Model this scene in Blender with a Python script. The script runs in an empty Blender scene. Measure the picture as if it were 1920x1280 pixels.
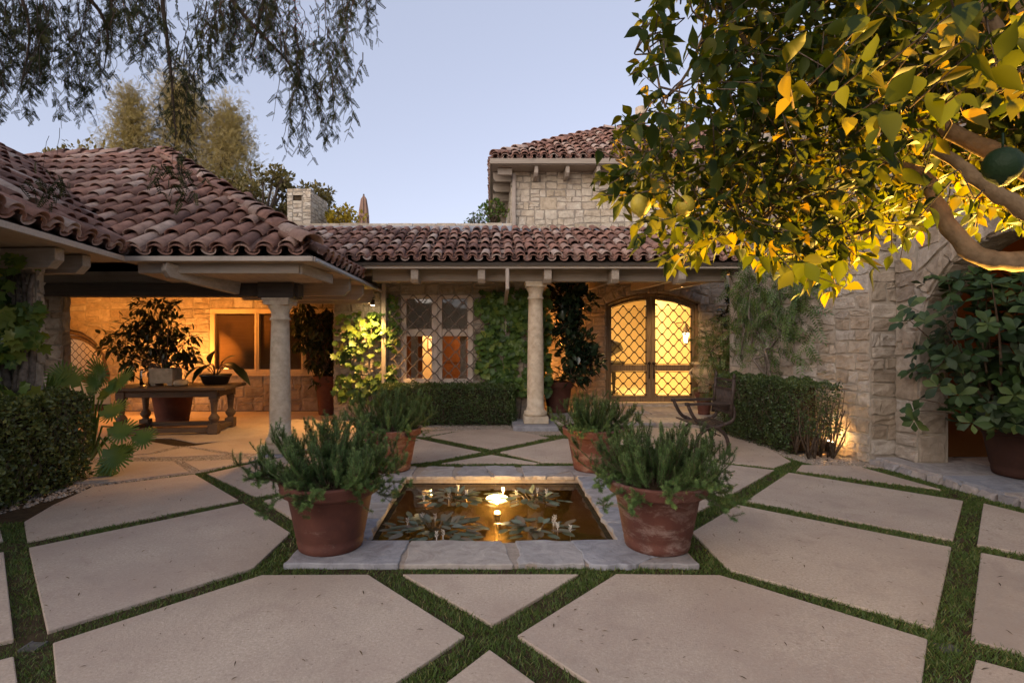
import bpy, math, numpy as np
from math import sin, cos, pi, radians
rng = np.random.default_rng(11)
SC = bpy.context.scene
COL = SC.collection
FL, VX, HY, CH = 1000.0, 920.0, 640.0, 1.5
A = lambda *a: np.array(a, float)
def G(px, py, z=0.0):
    Y = (CH - z) * FL / (py - HY); return A((px - VX) * Y / FL, Y, z)
def P(px, py, Y): return A((px - VX) * Y / FL, Y, CH - (py - HY) * Y / FL)
def unit(v):
    v = np.asarray(v, float); n = np.linalg.norm(v, axis=-1, keepdims=True); return v / np.maximum(n, 1e-9)

# ---------------------------------------------------------------- mesh builder
class MB:
    def __init__(s): s.v, s.li, s.ls, s.sm, s.mi, s.r, s.n = [], [], [], [], [], [], 0
    def add(s, V, F, r=0.5, smooth=False, mi=0):
        V = np.asarray(V, float).reshape(-1, 3)
        if isinstance(F, np.ndarray):
            if len(F) == 0: return s
            s.li.append((F + s.n).ravel()); k = np.full(len(F), F.shape[1])
        else:
            if not F: return s
            s.li.append(np.concatenate([np.asarray(f, int) for f in F]) + s.n); k = np.array([len(f) for f in F])
        s.ls.append(k); s.sm.append(np.full(len(k), bool(smooth))); s.mi.append(np.full(len(k), mi))
        s.v.append(V); s.r.append(np.broadcast_to(np.asarray(r, float), (len(V),)).copy()); s.n += len(V)
        return s
    def box(s, lo, hi, r=0.5, mi=0):
        x0, y0, z0 = lo; x1, y1, z1 = hi
        return s.add([(x0,y0,z0),(x1,y0,z0),(x1,y1,z0),(x0,y1,z0),(x0,y0,z1),(x1,y0,z1),(x1,y1,z1),(x0,y1,z1)], BOXF, r, mi=mi)
    def bar(s, a, b, w, h, up=(0,0,1), r=0.5, mi=0, taper=1.0):
        a, b = np.asarray(a, float), np.asarray(b, float); d = unit(b - a); x = unit(np.cross(d, up)); u = np.cross(x, d)
        V = [p + x*sx*w/2*t + u*sz*h/2*t for p, t in ((a, 1), (b, taper)) for sx, sz in ((-1,-1),(1,-1),(1,1),(-1,1))]
        return s.add(V, [[3,2,1,0],[4,5,6,7],[0,1,5,4],[1,2,6,5],[2,3,7,6],[3,0,4,7]], r, mi=mi)
    def tube(s, pts, rad, seg=8, r=0.5, mi=0, cap=True):
        pts = np.asarray(pts, float); n = len(pts); rad = np.broadcast_to(rad, (n,))
        t = np.gradient(pts, axis=0); t = unit(t); ref = A(0,0,1) if abs(t[0][2]) < .9 else A(1,0,0)
        V = []; x = unit(np.cross(t[0], ref))
        for i in range(n):
            x = unit(x - t[i]*np.dot(x, t[i])); y = np.cross(t[i], x)
            for k in range(seg):
                a = 2*pi*k/seg; V.append(pts[i] + rad[i]*(x*cos(a) + y*sin(a)))
        F = [[i*seg+k, i*seg+(k+1)%seg, (i+1)*seg+(k+1)%seg, (i+1)*seg+k] for i in range(n-1) for k in range(seg)]
        if cap: F += [list(range(seg))[::-1], list(range((n-1)*seg, n*seg))]
        return s.add(V, F, r, True, mi)
    def lathe(s, prof, c=(0,0,0), seg=40, r=0.5, mi=0, smooth=True, jit=0):
        c = np.asarray(c, float); n = len(prof)
        V = [c + A(q*cos(2*pi*k/seg), q*sin(2*pi*k/seg), z) for q, z in prof for k in range(seg)]
        if jit: V = np.array(V) + rng.normal(0, jit, (len(V), 3))
        F = [[i*seg+k, i*seg+(k+1)%seg, (i+1)*seg+(k+1)%seg, (i+1)*seg+k] for i in range(n-1) for k in range(seg)]
        return s.add(V, F, r, smooth, mi)
    def prism(s, poly, z0, z1, r=0.5, mi=0):
        p = np.asarray(poly, float)[:, :2]; n = len(p)
        if np.sum(p[:,0]*np.roll(p[:,1],-1) - p[:,1]*np.roll(p[:,0],-1)) < 0: p = p[::-1]
        V = [(x,y,z0) for x,y in p] + [(x,y,z1) for x,y in p]
        F = [list(range(n))[::-1], list(range(n, 2*n))] + [[i,(i+1)%n,n+(i+1)%n,n+i] for i in range(n)]
        return s.add(V, F, r, mi=mi)
    def build(s, name, mats, parent=None, bevel=0):
        me = bpy.data.meshes.new(name)
        V = np.concatenate(s.v); li = np.concatenate(s.li); ls = np.concatenate(s.ls)
        if parent is None:
            lo, hi = V.min(0), V.max(0); org = A((lo[0]+hi[0])/2, (lo[1]+hi[1])/2, lo[2])
        else:
            org = np.zeros(3); q = parent
            while q is not None: org = org + np.array(q.location); q = q.parent
        V = V - org
        me.vertices.add(len(V)); me.vertices.foreach_set('co', V.astype(np.float32).ravel())
        me.loops.add(len(li)); me.loops.foreach_set('vertex_index', li.astype(np.int32))
        me.polygons.add(len(ls)); st = np.concatenate([[0], np.cumsum(ls)[:-1]])
        me.polygons.foreach_set('loop_start', st.astype(np.int32))
        me.polygons.foreach_set('use_smooth', np.concatenate(s.sm)); me.polygons.foreach_set('material_index', np.concatenate(s.mi).astype(np.int32))
        at = me.attributes.new('rnd', 'FLOAT', 'POINT'); at.data.foreach_set('value', np.concatenate(s.r).astype(np.float32))
        me.update(calc_edges=True)
        for m in (mats if isinstance(mats, (list, tuple)) else [mats]): me.materials.append(m)
        o = bpy.data.objects.new(name, me); COL.objects.link(o)
        if parent is None: o.location = org
        else: o.parent = parent
        if bevel:
            b = o.modifiers.new('bevel', 'BEVEL'); b.width = bevel; b.segments = 2; b.limit_method = 'ANGLE'; b.angle_limit = radians(40)
        return o
BOXF = [[3,2,1,0],[4,5,6,7],[0,1,5,4],[1,2,6,5],[2,3,7,6],[3,0,4,7]]

def tag(o, label=None, cat=None, group=None, kind=None):
    if label: o['label'] = label
    if cat: o['category'] = cat
    if group: o['group'] = group
    if kind: o['kind'] = kind
    return o
def thing(name, label, cat, loc, group=None):
    o = bpy.data.objects.new(name, None); COL.objects.link(o); o.location = loc; o.empty_display_size = .2
    return tag(o, label, cat, group)
def copy_tree(o, parent=None):
    c = o.copy(); COL.objects.link(c)
    if parent is not None: c.parent = parent
    for ch in list(o.children): copy_tree(ch, c)
    return c

# ---------------------------------------------------------------- scattering
def scatter(mb, tpl, pos, d, nrm, sc, rnd, smooth=True, mi=0, wid=1.0):
    tv, tf = tpl; pos = np.asarray(pos, float).reshape(-1, 3); N = len(pos)
    if N == 0: return
    d = unit(np.broadcast_to(d, (N, 3))); nrm = np.broadcast_to(nrm, (N, 3))
    x = unit(np.cross(d, nrm)); n = np.cross(x, d)
    sc = np.broadcast_to(sc, (N,)); wid = np.broadcast_to(wid, (N,))
    V = pos[:, None] + sc[:, None, None] * (tv[None, :, 0:1]*x[:, None]*wid[:, None, None] + tv[None, :, 1:2]*d[:, None] + tv[None, :, 2:3]*n[:, None])
    F = (tf[None] + (np.arange(N)*len(tv))[:, None, None]).reshape(-1, tf.shape[1])
    mb.add(V.reshape(-1, 3), F, np.repeat(np.broadcast_to(rnd, (N,)), len(tv)), smooth, mi)
def leaf_tpl(ws, fold=.25, droop=.15, wave=0.0):
    """ws: half widths along the length 0..1"""
    n = len(ws); V = []
    for i, w in enumerate(ws):
        t = i/(n-1); z = -droop*t*t + wave*sin(t*7)
        V += [(-w, t, z + fold*w), (0, t, z), (w, t, z + fold*w)]
    F = []
    for i in range(n-1):
        a = 3*i; F += [[a, a+1, a+4, a+3], [a+1, a+2, a+5, a+4]]
    return np.array(V), np.array(F)
def fan_tpl(pts, cup=.12):
    """flat lobed outline around origin (x,y), first petiole point is (0,0)"""
    V = [(0, .35, -cup)] + [(x, y, cup*(x*x + (y-.35)**2)*1.5 - cup*.3) for x, y in pts]
    n = len(pts); F = [[0, 1+i, 1+(i+1) % n, 0] for i in range(n)]
    return np.array(V, float), np.array([f[:3] for f in F])
OVAL = leaf_tpl([.02,.2,.27,.24,.14,.01])
LANCE = leaf_tpl([.015,.11,.16,.14,.08,.005], .3, .2)
OBOV = leaf_tpl([.02,.09,.17,.25,.27,.17,.02], .18, .22)
SMALL = leaf_tpl([.03,.3,.28,.03], .3, .1)
LEMON = leaf_tpl([.015,.16,.245,.25,.18,.08,.005], .35, .25, .02)
NEEDLE = (np.array([(-.055,0,0),(.055,0,0),(.05,.6,.03),(-.05,.6,.03),(0,1,0),(0,1,0.001)]), np.array([[0,1,2,3],[3,2,4,5]]))
BLADE = (np.array([(-.06,0,0),(.06,0,0),(.05,.55,-.04),(-.05,.55,-.04),(.008,1,-.22),(-.008,1,-.22)]), np.array([[0,1,2,3],[3,2,4,5]]))
IVY = fan_tpl([(0,0),(.28,-.12),(.36,.12),(.62,.3),(.33,.45),(.42,.72),(.16,.66),(0,1.02),(-.16,.66),(-.42,.72),(-.33,.45),(-.62,.3),(-.36,.12),(-.28,-.12)])
def rvec(n): return unit(rng.normal(size=(n, 3)))
def inpoly(x, y, poly):
    p = np.asarray(poly); ins = np.zeros(np.shape(x), bool); n = len(p); j = n-1
    for i in range(n):
        xi, yi, xj, yj = p[i][0], p[i][1], p[j][0], p[j][1]
        c = ((yi > y) != (yj > y)) & (x < (xj-xi)*(y-yi)/(yj-yi+1e-12) + xi); ins ^= c; j = i
    return ins

# ---------------------------------------------------------------- materials
def mk(name):
    m = bpy.data.materials.new(name); m.use_nodes = True; nt = m.node_tree
    return m, nt, nt.nodes['Principled BSDF']
def nd(nt, t, inp=None, **kw):
    n = nt.nodes.new(t)
    for k, v in kw.items(): setattr(n, k, v)
    for k, v in (inp or {}).items():
        if isinstance(v, bpy.types.NodeSocket): nt.links.new(v, n.inputs[k])
        else: n.inputs[k].default_value = v
    return n
def ramp(nt, fac, stops):
    n = nd(nt, 'ShaderNodeValToRGB', {'Fac': fac}); e = n.color_ramp.elements
    while len(e) < len(stops): e.new(.5)
    for el, (p, c) in zip(e, stops): el.position = p; el.color = (*c, 1) if len(c) == 3 else c
    return n.outputs['Color']
def noise(nt, scale, detail=4, rough=.55, dist=0, vec=None):
    co = vec or nd(nt, 'ShaderNodeTexCoord').outputs['Object']
    return nd(nt, 'ShaderNodeTexNoise', {'Vector': co, 'Scale': scale, 'Detail': detail, 'Roughness': rough, 'Distortion': dist}).outputs['Fac']
def attr(nt): return nd(nt, 'ShaderNodeAttribute', attribute_name='rnd').outputs['Fac']
def mix(nt, a, b, f, mode='MIX'):
    n = nd(nt, 'ShaderNodeMix', data_type='RGBA', blend_type=mode)
    for s, v in ((0, f), (6, a), (7, b)):
        if isinstance(v, bpy.types.NodeSocket): nt.links.new(v, n.inputs[s])
        else: n.inputs[s].default_value = (*v, 1) if isinstance(v, tuple) and len(v) == 3 else v
    return n.outputs[2]
def bump(nt, b, h, strength=.3, dist=.01):
    n = nd(nt, 'ShaderNodeBump', {'Height': h, 'Strength': strength, 'Distance': dist}); nt.links.new(n.outputs[0], b.inputs['Normal'])
def setc(nt, b, c, rough=.6, spec=.3):
    if isinstance(c, bpy.types.NodeSocket): nt.links.new(c, b.inputs['Base Color'])
    else: b.inputs['Base Color'].default_value = (*c, 1)
    b.inputs['Roughness'].default_value = rough; b.inputs['Specular IOR Level'].default_value = spec
def leafmat(name, cols, trans=.3, rough=.42, tint=(1.3, 1.25, .45), spec=.4):
    m, nt, b = mk(name); n = len(cols)
    c = ramp(nt, attr(nt), [(i/(n-1), k) for i, k in enumerate(cols)])
    c = mix(nt, c, (.55,.55,.5), noise(nt, 30, 2), 'SOFT_LIGHT')
    setc(nt, b, c, rough, spec)
    t = nd(nt, 'ShaderNodeBsdfTranslucent', {'Color': mix(nt, c, tint, 1.0, 'MULTIPLY')})
    mx = nd(nt, 'ShaderNodeMixShader', {0: trans, 1: b.outputs[0], 2: t.outputs[0]})
    nt.links.new(mx.outputs[0], nt.nodes['Material Output'].inputs['Surface']); return m
def stonemat(name, cols, bs=.6, gl=.9):
    m, nt, b = mk(name); n = len(cols)
    c = ramp(nt, attr(nt), [(i/(n-1), k) for i, k in enumerate(cols)])
    c = mix(nt, c, ramp(nt, noise(nt, 9, 8, .65), [(.25,(.3,.27,.23)),(.5,(.52,.5,.48)),(.75,(.75,.74,.72))]), .75, 'OVERLAY')
    c = mix(nt, c, (.16,.14,.115), ramp(nt, noise(nt, 2.3, 6, .7), [(.56,(0,0,0)),(.78,(.75,.75,.75))]))
    setc(nt, b, c, gl, .2)
    h = nd(nt, 'ShaderNodeMath', {0: noise(nt, 11, 10, .68, .6), 1: nd(nt, 'ShaderNodeMath', {0: noise(nt, 48, 6, .7), 1: .5}, operation='MULTIPLY').outputs[0]}, operation='ADD').outputs[0]
    bump(nt, b, h, bs, .035); return m
def plain(name, c, rough=.6, spec=.3, metal=0, ns=0, nc=None, bs=0, bscale=40):
    m, nt, b = mk(name)
    if ns: c = mix(nt, c, nc, ramp(nt, noise(nt, ns, 6, .65), [(.38,(0,0,0)),(.68,(1,1,1))]))
    setc(nt, b, c, rough, spec); b.inputs['Metallic'].default_value = metal
    if bs: bump(nt, b, noise(nt, bscale, 5, .6), bs, .01)
    return m
def emit(name, c, s):
    m, nt, b = mk(name); b.inputs['Base Color'].default_value = (*c, 1); b.inputs['Emission Color'].default_value = (*c, 1); b.inputs['Emission Strength'].default_value = s; return m

M = {}
STONE_COLS = [(.30,.255,.20),(.36,.31,.25),(.27,.22,.165),(.40,.36,.31),(.33,.27,.205),(.385,.355,.315),(.25,.21,.17)]
M['stone'] = stonemat('ashlar_stone', STONE_COLS, .75)
M['stone_pale'] = stonemat('pale_stone', [(.50,.44,.34),(.57,.50,.40),(.46,.39,.29),(.60,.54,.45),(.52,.46,.37)], .45)
M['mortar'] = plain('mortar', (.28,.245,.195), .95, .1, ns=12, nc=(.35,.305,.25), bs=.5, bscale=50)
M['column'] = stonemat('cast_stone', [(.50,.425,.325),(.56,.485,.38)], .15, .85)
def concrete():
    m, nt, b = mk('sand_concrete')
    c = ramp(nt, noise(nt, 62, 5, .85), [(.28,(.27,.21,.16)),(.42,(.46,.375,.295)),(.55,(.55,.455,.36)),(.72,(.76,.66,.56))])
    c = mix(nt, c, (.40,.31,.25), ramp(nt, noise(nt, 1.1, 7, .62), [(.35,(0,0,0)),(.72,(.9,.9,.9))]))
    c = mix(nt, c, (.33,.25,.20), ramp(nt, noise(nt, 3.7, 8, .7, .5), [(.52,(0,0,0)),(.75,(.6,.6,.6))]))
    c = mix(nt, c, (.22,.17,.13), ramp(nt, noise(nt, 33, 3, .6), [(.67,(0,0,0)),(.74,(.8,.8,.8))]))
    c = mix(nt, c, (.36,.295,.24), ramp(nt, noise(nt, .55, 6, .6, .8), [(.5,(0,0,0)),(.72,(.55,.55,.55))]))
    c = mix(nt, c, ramp(nt, attr(nt), [(0,(.93,.93,.94)),(.5,(.98,.97,.96)),(1,(1,.985,.96))]), 1.0, 'MULTIPLY')
    setc(nt, b, c, .88, .25); bump(nt, b, noise(nt, 75, 5, .8), .6, .006); return m
M['concrete'] = concrete()
def flag():
    m, nt, b = mk('flagstone')
    c = ramp(nt, attr(nt), [(0,(.23,.225,.235)),(.3,(.35,.305,.27)),(.55,(.265,.275,.305)),(.8,(.38,.33,.28)),(1,(.31,.30,.305))])
    c = mix(nt, c, ramp(nt, noise(nt, 5, 8, .7, 1.2), [(.3,(.3,.27,.27)),(.5,(.5,.5,.5)),(.72,(.75,.73,.72))]), .8, 'OVERLAY')
    c = mix(nt, c, (.10,.085,.08), ramp(nt, noise(nt, 16, 6, .7, 2), [(.60,(0,0,0)),(.70,(.6,.6,.6))]))
    setc(nt, b, c, .72, .35); bump(nt, b, noise(nt, 11, 9, .62, .8), .55, .02); return m
M['flag'] = flag()
M['grout'] = plain('grout', (.36,.30,.25), .95, .1, ns=30, nc=(.26,.21,.17), bs=.4)
M['soil'] = plain('soil', (.045,.032,.02), .98, .05, ns=14, nc=(.085,.06,.035), bs=.8, bscale=60)
M['gravel'] = leafmat('pebbles', [(.18,.14,.11),(.36,.30,.25),(.26,.2,.15),(.45,.4,.35)], 0, .8)
def tile():
    m, nt, b = mk('clay_tile')
    c = ramp(nt, attr(nt), [(0,(.13,.075,.063)),(.22,(.23,.125,.095)),(.45,(.30,.165,.125)),(.65,(.19,.11,.09)),(.82,(.33,.215,.17)),(1,(.40,.32,.275))])
    c = mix(nt, c, ramp(nt, noise(nt, 7, 8, .7), [(.3,(.3,.26,.25)),(.5,(.5,.5,.5)),(.72,(.74,.72,.7))]), .8, 'OVERLAY')
    c = mix(nt, c, (.30,.255,.22), ramp(nt, noise(nt, 2.6, 8, .75), [(.56,(0,0,0)),(.72,(.55,.55,.55))]))
    c = mix(nt, c, (.045,.035,.03), ramp(nt, noise(nt, 11, 6, .7), [(.60,(0,0,0)),(.74,(.7,.7,.7))]))
    setc(nt, b, c, .85, .25); bump(nt, b, noise(nt, 38, 6, .65), .3, .01); return m
M['tile'] = tile()
def wood(name, c1, c2, axis=0, rough=.65):
    m, nt, b = mk(name); sc = [38, 38, 38]; sc[axis] = 1.6
    mp = nd(nt, 'ShaderNodeMapping', {'Vector': nd(nt, 'ShaderNodeTexCoord').outputs['Object'], 'Scale': sc}).outputs[0]
    f = noise(nt, 1, 6, .65, .3, mp)
    c = mix(nt, c1, c2, ramp(nt, f, [(.35,(0,0,0)),(.65,(1,1,1))])); c = mix(nt, c, (.1,.085,.07), ramp(nt, noise(nt, 3, 5, .6), [(.55,(0,0,0)),(.8,(.5,.5,.5))]))
    setc(nt, b, c, rough, .25); bump(nt, b, f, .25, .006); return m
M['wood_x'] = wood('weathered_beam_x', (.34,.29,.235), (.26,.215,.17), 0)
M['wood_y'] = wood('weathered_beam_y', (.38,.325,.265), (.29,.24,.19), 1)
M['fascia'] = wood('pale_fascia', (.46,.40,.34), (.38,.33,.275), 0); M['soffit'] = wood('soffit_boards', (.42,.33,.245), (.32,.245,.18), 1)
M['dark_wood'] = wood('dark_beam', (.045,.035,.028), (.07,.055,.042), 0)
M['frame'] = wood('painted_window_frame', (.68,.57,.48), (.60,.50,.41), 2)
M['frame_cream'] = wood('cream_frame', (.60,.47,.30), (.52,.40,.26), 2)
M['door'] = wood('old_door_wood', (.25,.175,.105), (.14,.095,.058), 2)
M['table'] = wood('table_wood', (.13,.09,.06), (.08,.055,.038), 0)
M['iron'] = plain('wrought_iron', (.03,.022,.017), .55, .4, .5, 20, (.07,.045,.03))
M['chair'] = plain('rusty_metal', (.04,.028,.023), .6, .35, .2, 18, (.08,.054,.042))
M['flash'] = plain('lead_flashing', (.36,.38,.42), .5, .4, .3, 6, (.27,.28,.31))
M['pipe'] = plain('painted_pipe', (.42,.36,.30), .6, .3, 0, 6, (.34,.28,.23))
def terra(name, white):
    m, nt, b = mk(name)
    c = mix(nt, (.125,.046,.031), (.08,.030,.022), ramp(nt, noise(nt, 4.5, 7, .68), [(.35,(0,0,0)),(.68,(1,1,1))]))
    mp = nd(nt, 'ShaderNodeMapping', {'Vector': nd(nt, 'ShaderNodeTexCoord').outputs['Object'], 'Scale': (1,1,2.2)}).outputs[0]
    c = mix(nt, c, (.30,.22,.185), ramp(nt, noise(nt, 5, 9, .78, .4, mp), [(.60-white,(0,0,0)),(.78-white,(.75,.75,.75))]))
    c = mix(nt, c, (.07,.035,.025), ramp(nt, noise(nt, 9, 6, .7), [(.62,(0,0,0)),(.8,(.7,.7,.7))]))
    setc(nt, b, c, .75, .3); bump(nt, b, noise(nt, 60, 6, .6), .2, .006); return m
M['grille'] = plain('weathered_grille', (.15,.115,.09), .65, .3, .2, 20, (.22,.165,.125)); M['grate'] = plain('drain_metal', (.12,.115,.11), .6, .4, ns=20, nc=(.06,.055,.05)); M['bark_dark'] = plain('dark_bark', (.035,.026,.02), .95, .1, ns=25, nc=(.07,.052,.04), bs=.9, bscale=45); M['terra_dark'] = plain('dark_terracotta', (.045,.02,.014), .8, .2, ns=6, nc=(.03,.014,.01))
M['terra'] = terra('terracotta', 0.0); M['terra_white'] = terra('limed_terracotta', .1)
M['black'] = plain('black_enamel', (.012,.012,.012), .35, .5)
M['glass'] = None
def glassm():
    m, nt, b = mk('window_glass'); out = nt.nodes['Material Output']
    fr = nd(nt, 'ShaderNodeFresnel', {'IOR': 1.5}).outputs[0]
    mx = nd(nt, 'ShaderNodeMixShader', {0: fr, 1: nd(nt, 'ShaderNodeBsdfTransparent', {'Color': (.93,.92,.9,1)}).outputs[0], 2: nd(nt, 'ShaderNodeBsdfGlossy', {'Roughness': .03}).outputs[0]})
    nt.links.new(mx.outputs[0], out.inputs[0]); return m
M['glass'] = glassm()
def waterm():
    m, nt, b = mk('pond_water'); out = nt.nodes['Material Output']
    bm = nd(nt, 'ShaderNodeBump', {'Height': noise(nt, 4, 3, .5), 'Strength': .05, 'Distance': .02}).outputs[0]
    fr = nd(nt, 'ShaderNodeFresnel', {'IOR': 1.33, 'Normal': bm}).outputs[0]
    tr = nd(nt, 'ShaderNodeBsdfTransparent', {'Color': (.80,.70,.50,1)})
    mx = nd(nt, 'ShaderNodeMixShader', {0: fr, 1: tr.outputs[0], 2: nd(nt, 'ShaderNodeBsdfGlossy', {'Roughness': .02, 'Normal': bm}).outputs[0]})
    nt.links.new(mx.outputs[0], out.inputs[0])
    nt.links.new(nd(nt, 'ShaderNodeVolumeScatter', {'Color': (.95,.72,.38,1), 'Density': .16, 'Anisotropy': .2}).outputs[0], out.inputs['Volume']); return m
M['water'] = waterm()
M['plaster'] = plain('cream_plaster', (.74,.62,.42), .9, .1, ns=2, nc=(.68,.56,.37))
M['ochre'] = plain('ochre_plaster', (.30,.15,.06), .9, .1, ns=2, nc=(.24,.12,.05))
M['cabinet'] = plain('cabinet_wood', (.34,.12,.035), .4, .4, ns=5, nc=(.22,.075,.02))
M['shade'] = plain('linen_shade', (.33,.29,.245), .9, .1, ns=30, nc=(.27,.235,.2))
M['blind'] = wood('slatted_blind', (.40,.24,.12), (.34,.20,.10), 0)
M['canvas'] = plain('canvas', (.34,.22,.16), .9, .1, ns=6, nc=(.26,.16,.12))
M['white'] = plain('white_paper', (.75,.72,.65), .8)
M['bark'] = plain('bark', (.085,.06,.042), .95, .1, ns=25, nc=(.16,.12,.09), bs=.9, bscale=45)
M['bark_pale'] = plain('citrus_bark', (.24,.165,.095), .9, .1, ns=16, nc=(.13,.088,.05), bs=.6, bscale=35)
M['bark_grey'] = plain('grey_vine_bark', (.20,.165,.135), .95, .1, ns=18, nc=(.075,.06,.048), bs=1.0, bscale=35)
M['rosemary'] = leafmat('rosemary_needles', [(.032,.060,.022),(.075,.135,.045),(.14,.22,.07),(.26,.31,.10)], .22, .6, spec=.2)
M['box'] = leafmat('boxwood_leaf', [(.04,.058,.022),(.095,.12,.036),(.17,.195,.05),(.30,.30,.08)], .2, .38, spec=.5)
M['boxd'] = leafmat('boxwood_leaf_dark', [(.018,.034,.013),(.042,.072,.021),(.08,.12,.033),(.14,.17,.05)], .18, .4, spec=.45)
M['twig'] = plain('hedge_twigs', (.030,.024,.016), .95, .05, ns=30, nc=(.06,.045,.03), bs=1, bscale=30)
M['ivy'] = leafmat('ivy_leaf', [(.035,.075,.022),(.075,.14,.035),(.125,.205,.045),(.25,.28,.055)], .3, .42)
M['ficus'] = leafmat('ficus_leaf', [(.015,.022,.010),(.03,.045,.014),(.05,.06,.02)], .2, .4)
M['magn'] = leafmat('glossy_dark_leaf', [(.012,.022,.014),(.022,.042,.022),(.04,.065,.032)], .1, .25, spec=.6)
M['pitt'] = leafmat('broad_leaf', [(.010,.022,.008),(.020,.042,.014),(.038,.072,.022),(.09,.125,.035)], .15, .48, spec=.3)
M['lemonleaf'] = leafmat('citrus_leaf', [(.012,.028,.009),(.025,.048,.010),(.052,.072,.010),(.13,.11,.009)], .5, .58, (2.8,1.75,.12), spec=.22)
M['lemon'] = plain('lemon_peel', (.52,.38,.035), .5, .4, ns=8, nc=(.42,.36,.05), bs=.3, bscale=120)
M['lemon_green'] = plain('green_lemon_peel', (.012,.03,.008), .55, .25, bs=.3, bscale=120)
M['pepper'] = leafmat('pepper_leaf', [(.008,.012,.006),(.02,.026,.010),(.06,.058,.02)], .12, .8, spec=.1)
M['philo'] = leafmat('philodendron_leaf', [(.085,.17,.055),(.14,.25,.075),(.24,.33,.09)], .35, .4)
M['wist'] = leafmat('wisteria_leaf', [(.04,.072,.024),(.085,.14,.04),(.15,.21,.055)], .3, .45)
M['lily'] = leafmat('pond_leaf', [(.05,.065,.035),(.095,.115,.07),(.14,.165,.12),(.16,.10,.06)], .05, .35)
M['petal'] = plain('white_petal', (.75,.70,.62), .6)
M['grass'] = leafmat('grass_blade', [(.036,.065,.016),(.07,.12,.026),(.115,.165,.038),(.27,.23,.10)], .3, .5)
M['pine'] = leafmat('conifer_leaf', [(.17,.135,.055),(.33,.26,.105),(.46,.36,.15)], .25, .6)
M['oak'] = leafmat('oak_leaf', [(.09,.08,.035),(.19,.155,.065),(.28,.225,.09)], .25, .6)
M['yellow'] = leafmat('yellow_leaf', [(.22,.17,.02),(.40,.29,.03),(.5,.38,.05)], .35, .6)
# ================================================================ GROUND
PX0, PX1, PY0, PY1 = -1.40, 1.41, 3.55, 6.34           # pond outer
QX0, QX1, QY0, QY1 = -.92, .95, 3.97, 5.85             # pond inner
mb = MB()
big = [(-80,-12),(80,-12),(80,160),(-80,160)]; hole = [(PX0+.05,PY0+.05),(PX1-.05,PY0+.05),(PX1-.05,PY1-.05),(PX0+.05,PY1-.05)]
V = [(x,y,-.02) for x,y in big] + [(x,y,-.02) for x,y in hole]
mb.add(V, [[0,1,5,4],[1,2,6,5],[2,3,7,6],[3,0,4,7]])
tag(mb.build('ground', M['soil']), kind='structure')

mb = MB(); n = 60; xs = np.linspace(-40,40,n); V = []
for x in xs:
    h = 4.3+.5*sin(x*.7)+.35*sin(x*1.9+1); V += [(x,-13,-.1),(x,-14,h*.8),(x,-15.5,h),(x,-24,-.1)]
mb.add(V, [[4*i+j,4*i+j+1,4*i+5+j,4*i+4+j] for i in range(n-1) for j in range(3)], .5, True)
tag(mb.build('reflection_blocker', plain('blocker_bank', (.035,.045,.02), .95, .05, ns=2, nc=(.06,.06,.03), bs=1, bscale=3)), kind='structure')  # unseen bank added behind the camera to keep bright sky out of window reflections
g = lambda L: [G(*p)[:2] for p in L]
SL = [
 g([(491,1076),(690,1075),(872,1190),(560,1400),(135,1400),(106,1280),(99,1203)]),
 g([(54,1026),(457,943),(545,998),(476,1063),(89,1182),(68,1090)]),
 g([(51,1013),(447,936),(365,888),(172,912),(100,945),(45,977)]),
 g([(388,887),(478,929),(536,920),(640,893),(640,850),(560,850),(481,866)]),
 g([(495,938),(560,921),(655,905),(650,960),(556,976)]),
 g([(755,1075),(1085,1075),(923,1170)]),
 g([(1155,1075),(1350,1077),(1739,1197),(1728,1280),(1700,1400),(1290,1400),(970,1190)]),
 g([(918,1215),(1200,1420),(650,1420)]),
 g([(808,818),(873,806),(940,804),(975,809),(1030,820),(922,842)]),
 g([(700,822),(783,822),(902,847),(813,864),(773,868),(690,868)]),
 g([(938,847),(1055,822),(1120,826),(1120,868),(1017,866)]),
 g([(828,868),(922,852),(1012,868)]),
 g([(700,812),(787,808),(870,806),(797,817),(700,819)]),
 g([(1359,866),(1452,876),(1483,864),(1438,838),(1380,818),(1300,800),(1120,802),(1070,822),(1200,836)]),
 g([(1361,870),(1452,881),(1364,930),(1290,918),(1200,898),(1180,860),(1200,842)]),
 g([(1306,929),(1344,940),(1292,967),(1230,940),(1230,912)]),
 g([(1383,945),(1784,1024),(1751,1175),(1366,1065),(1297,996)]),
 g([(1479,885),(1806,938),(1787,1011),(1399,938)]),
 g([(1503,871),(1607,873),(1765,917),(1493,882)]),
 g([(1844,943),(1925,963),(2020,1000),(2080,1068),(1832,1020)]),
 g([(1839,1034),(2080,1082),(2500,1180),(2500,1380),(1820,1196)]),
 g([(1830,1234),(2300,1362),(2200,1500),(1790,1400)]),
 g([(7,1034),(26,1197),(-400,1290),(-400,1120)]), g([(6,1012),(0,990),(-120,1000),(-400,1095),(-400,1105)]),
 g([(26,1228),(36,1300),(60,1400),(-300,1400),(-300,1310)]),
 [(-4,1.75),(-.75,1.95),(-.75,1.2),(-4,1.2)],[(-.62,1.95),(0,2.1),(.62,1.95),(.62,1.2),(-.62,1.2)],[(.75,1.95),(4,1.75),(4,1.2),(.75,1.2)],[(-5,-3),(5,-3),(5,1.1),(-5,1.1)],
]
mb = MB()
def inset(poly, d):
    p = np.asarray(poly); c = p.mean(0); return c + (p-c)*(1-d/np.maximum(np.linalg.norm(p-c,axis=1,keepdims=True), .2))
for s in SL:
    p = np.asarray(s)
    mb.prism(p, -.05, rng.uniform(-.003, .003), rng.uniform())
tag(mb.build('pavement', M['concrete'], bevel=.006), kind='structure')
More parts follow.
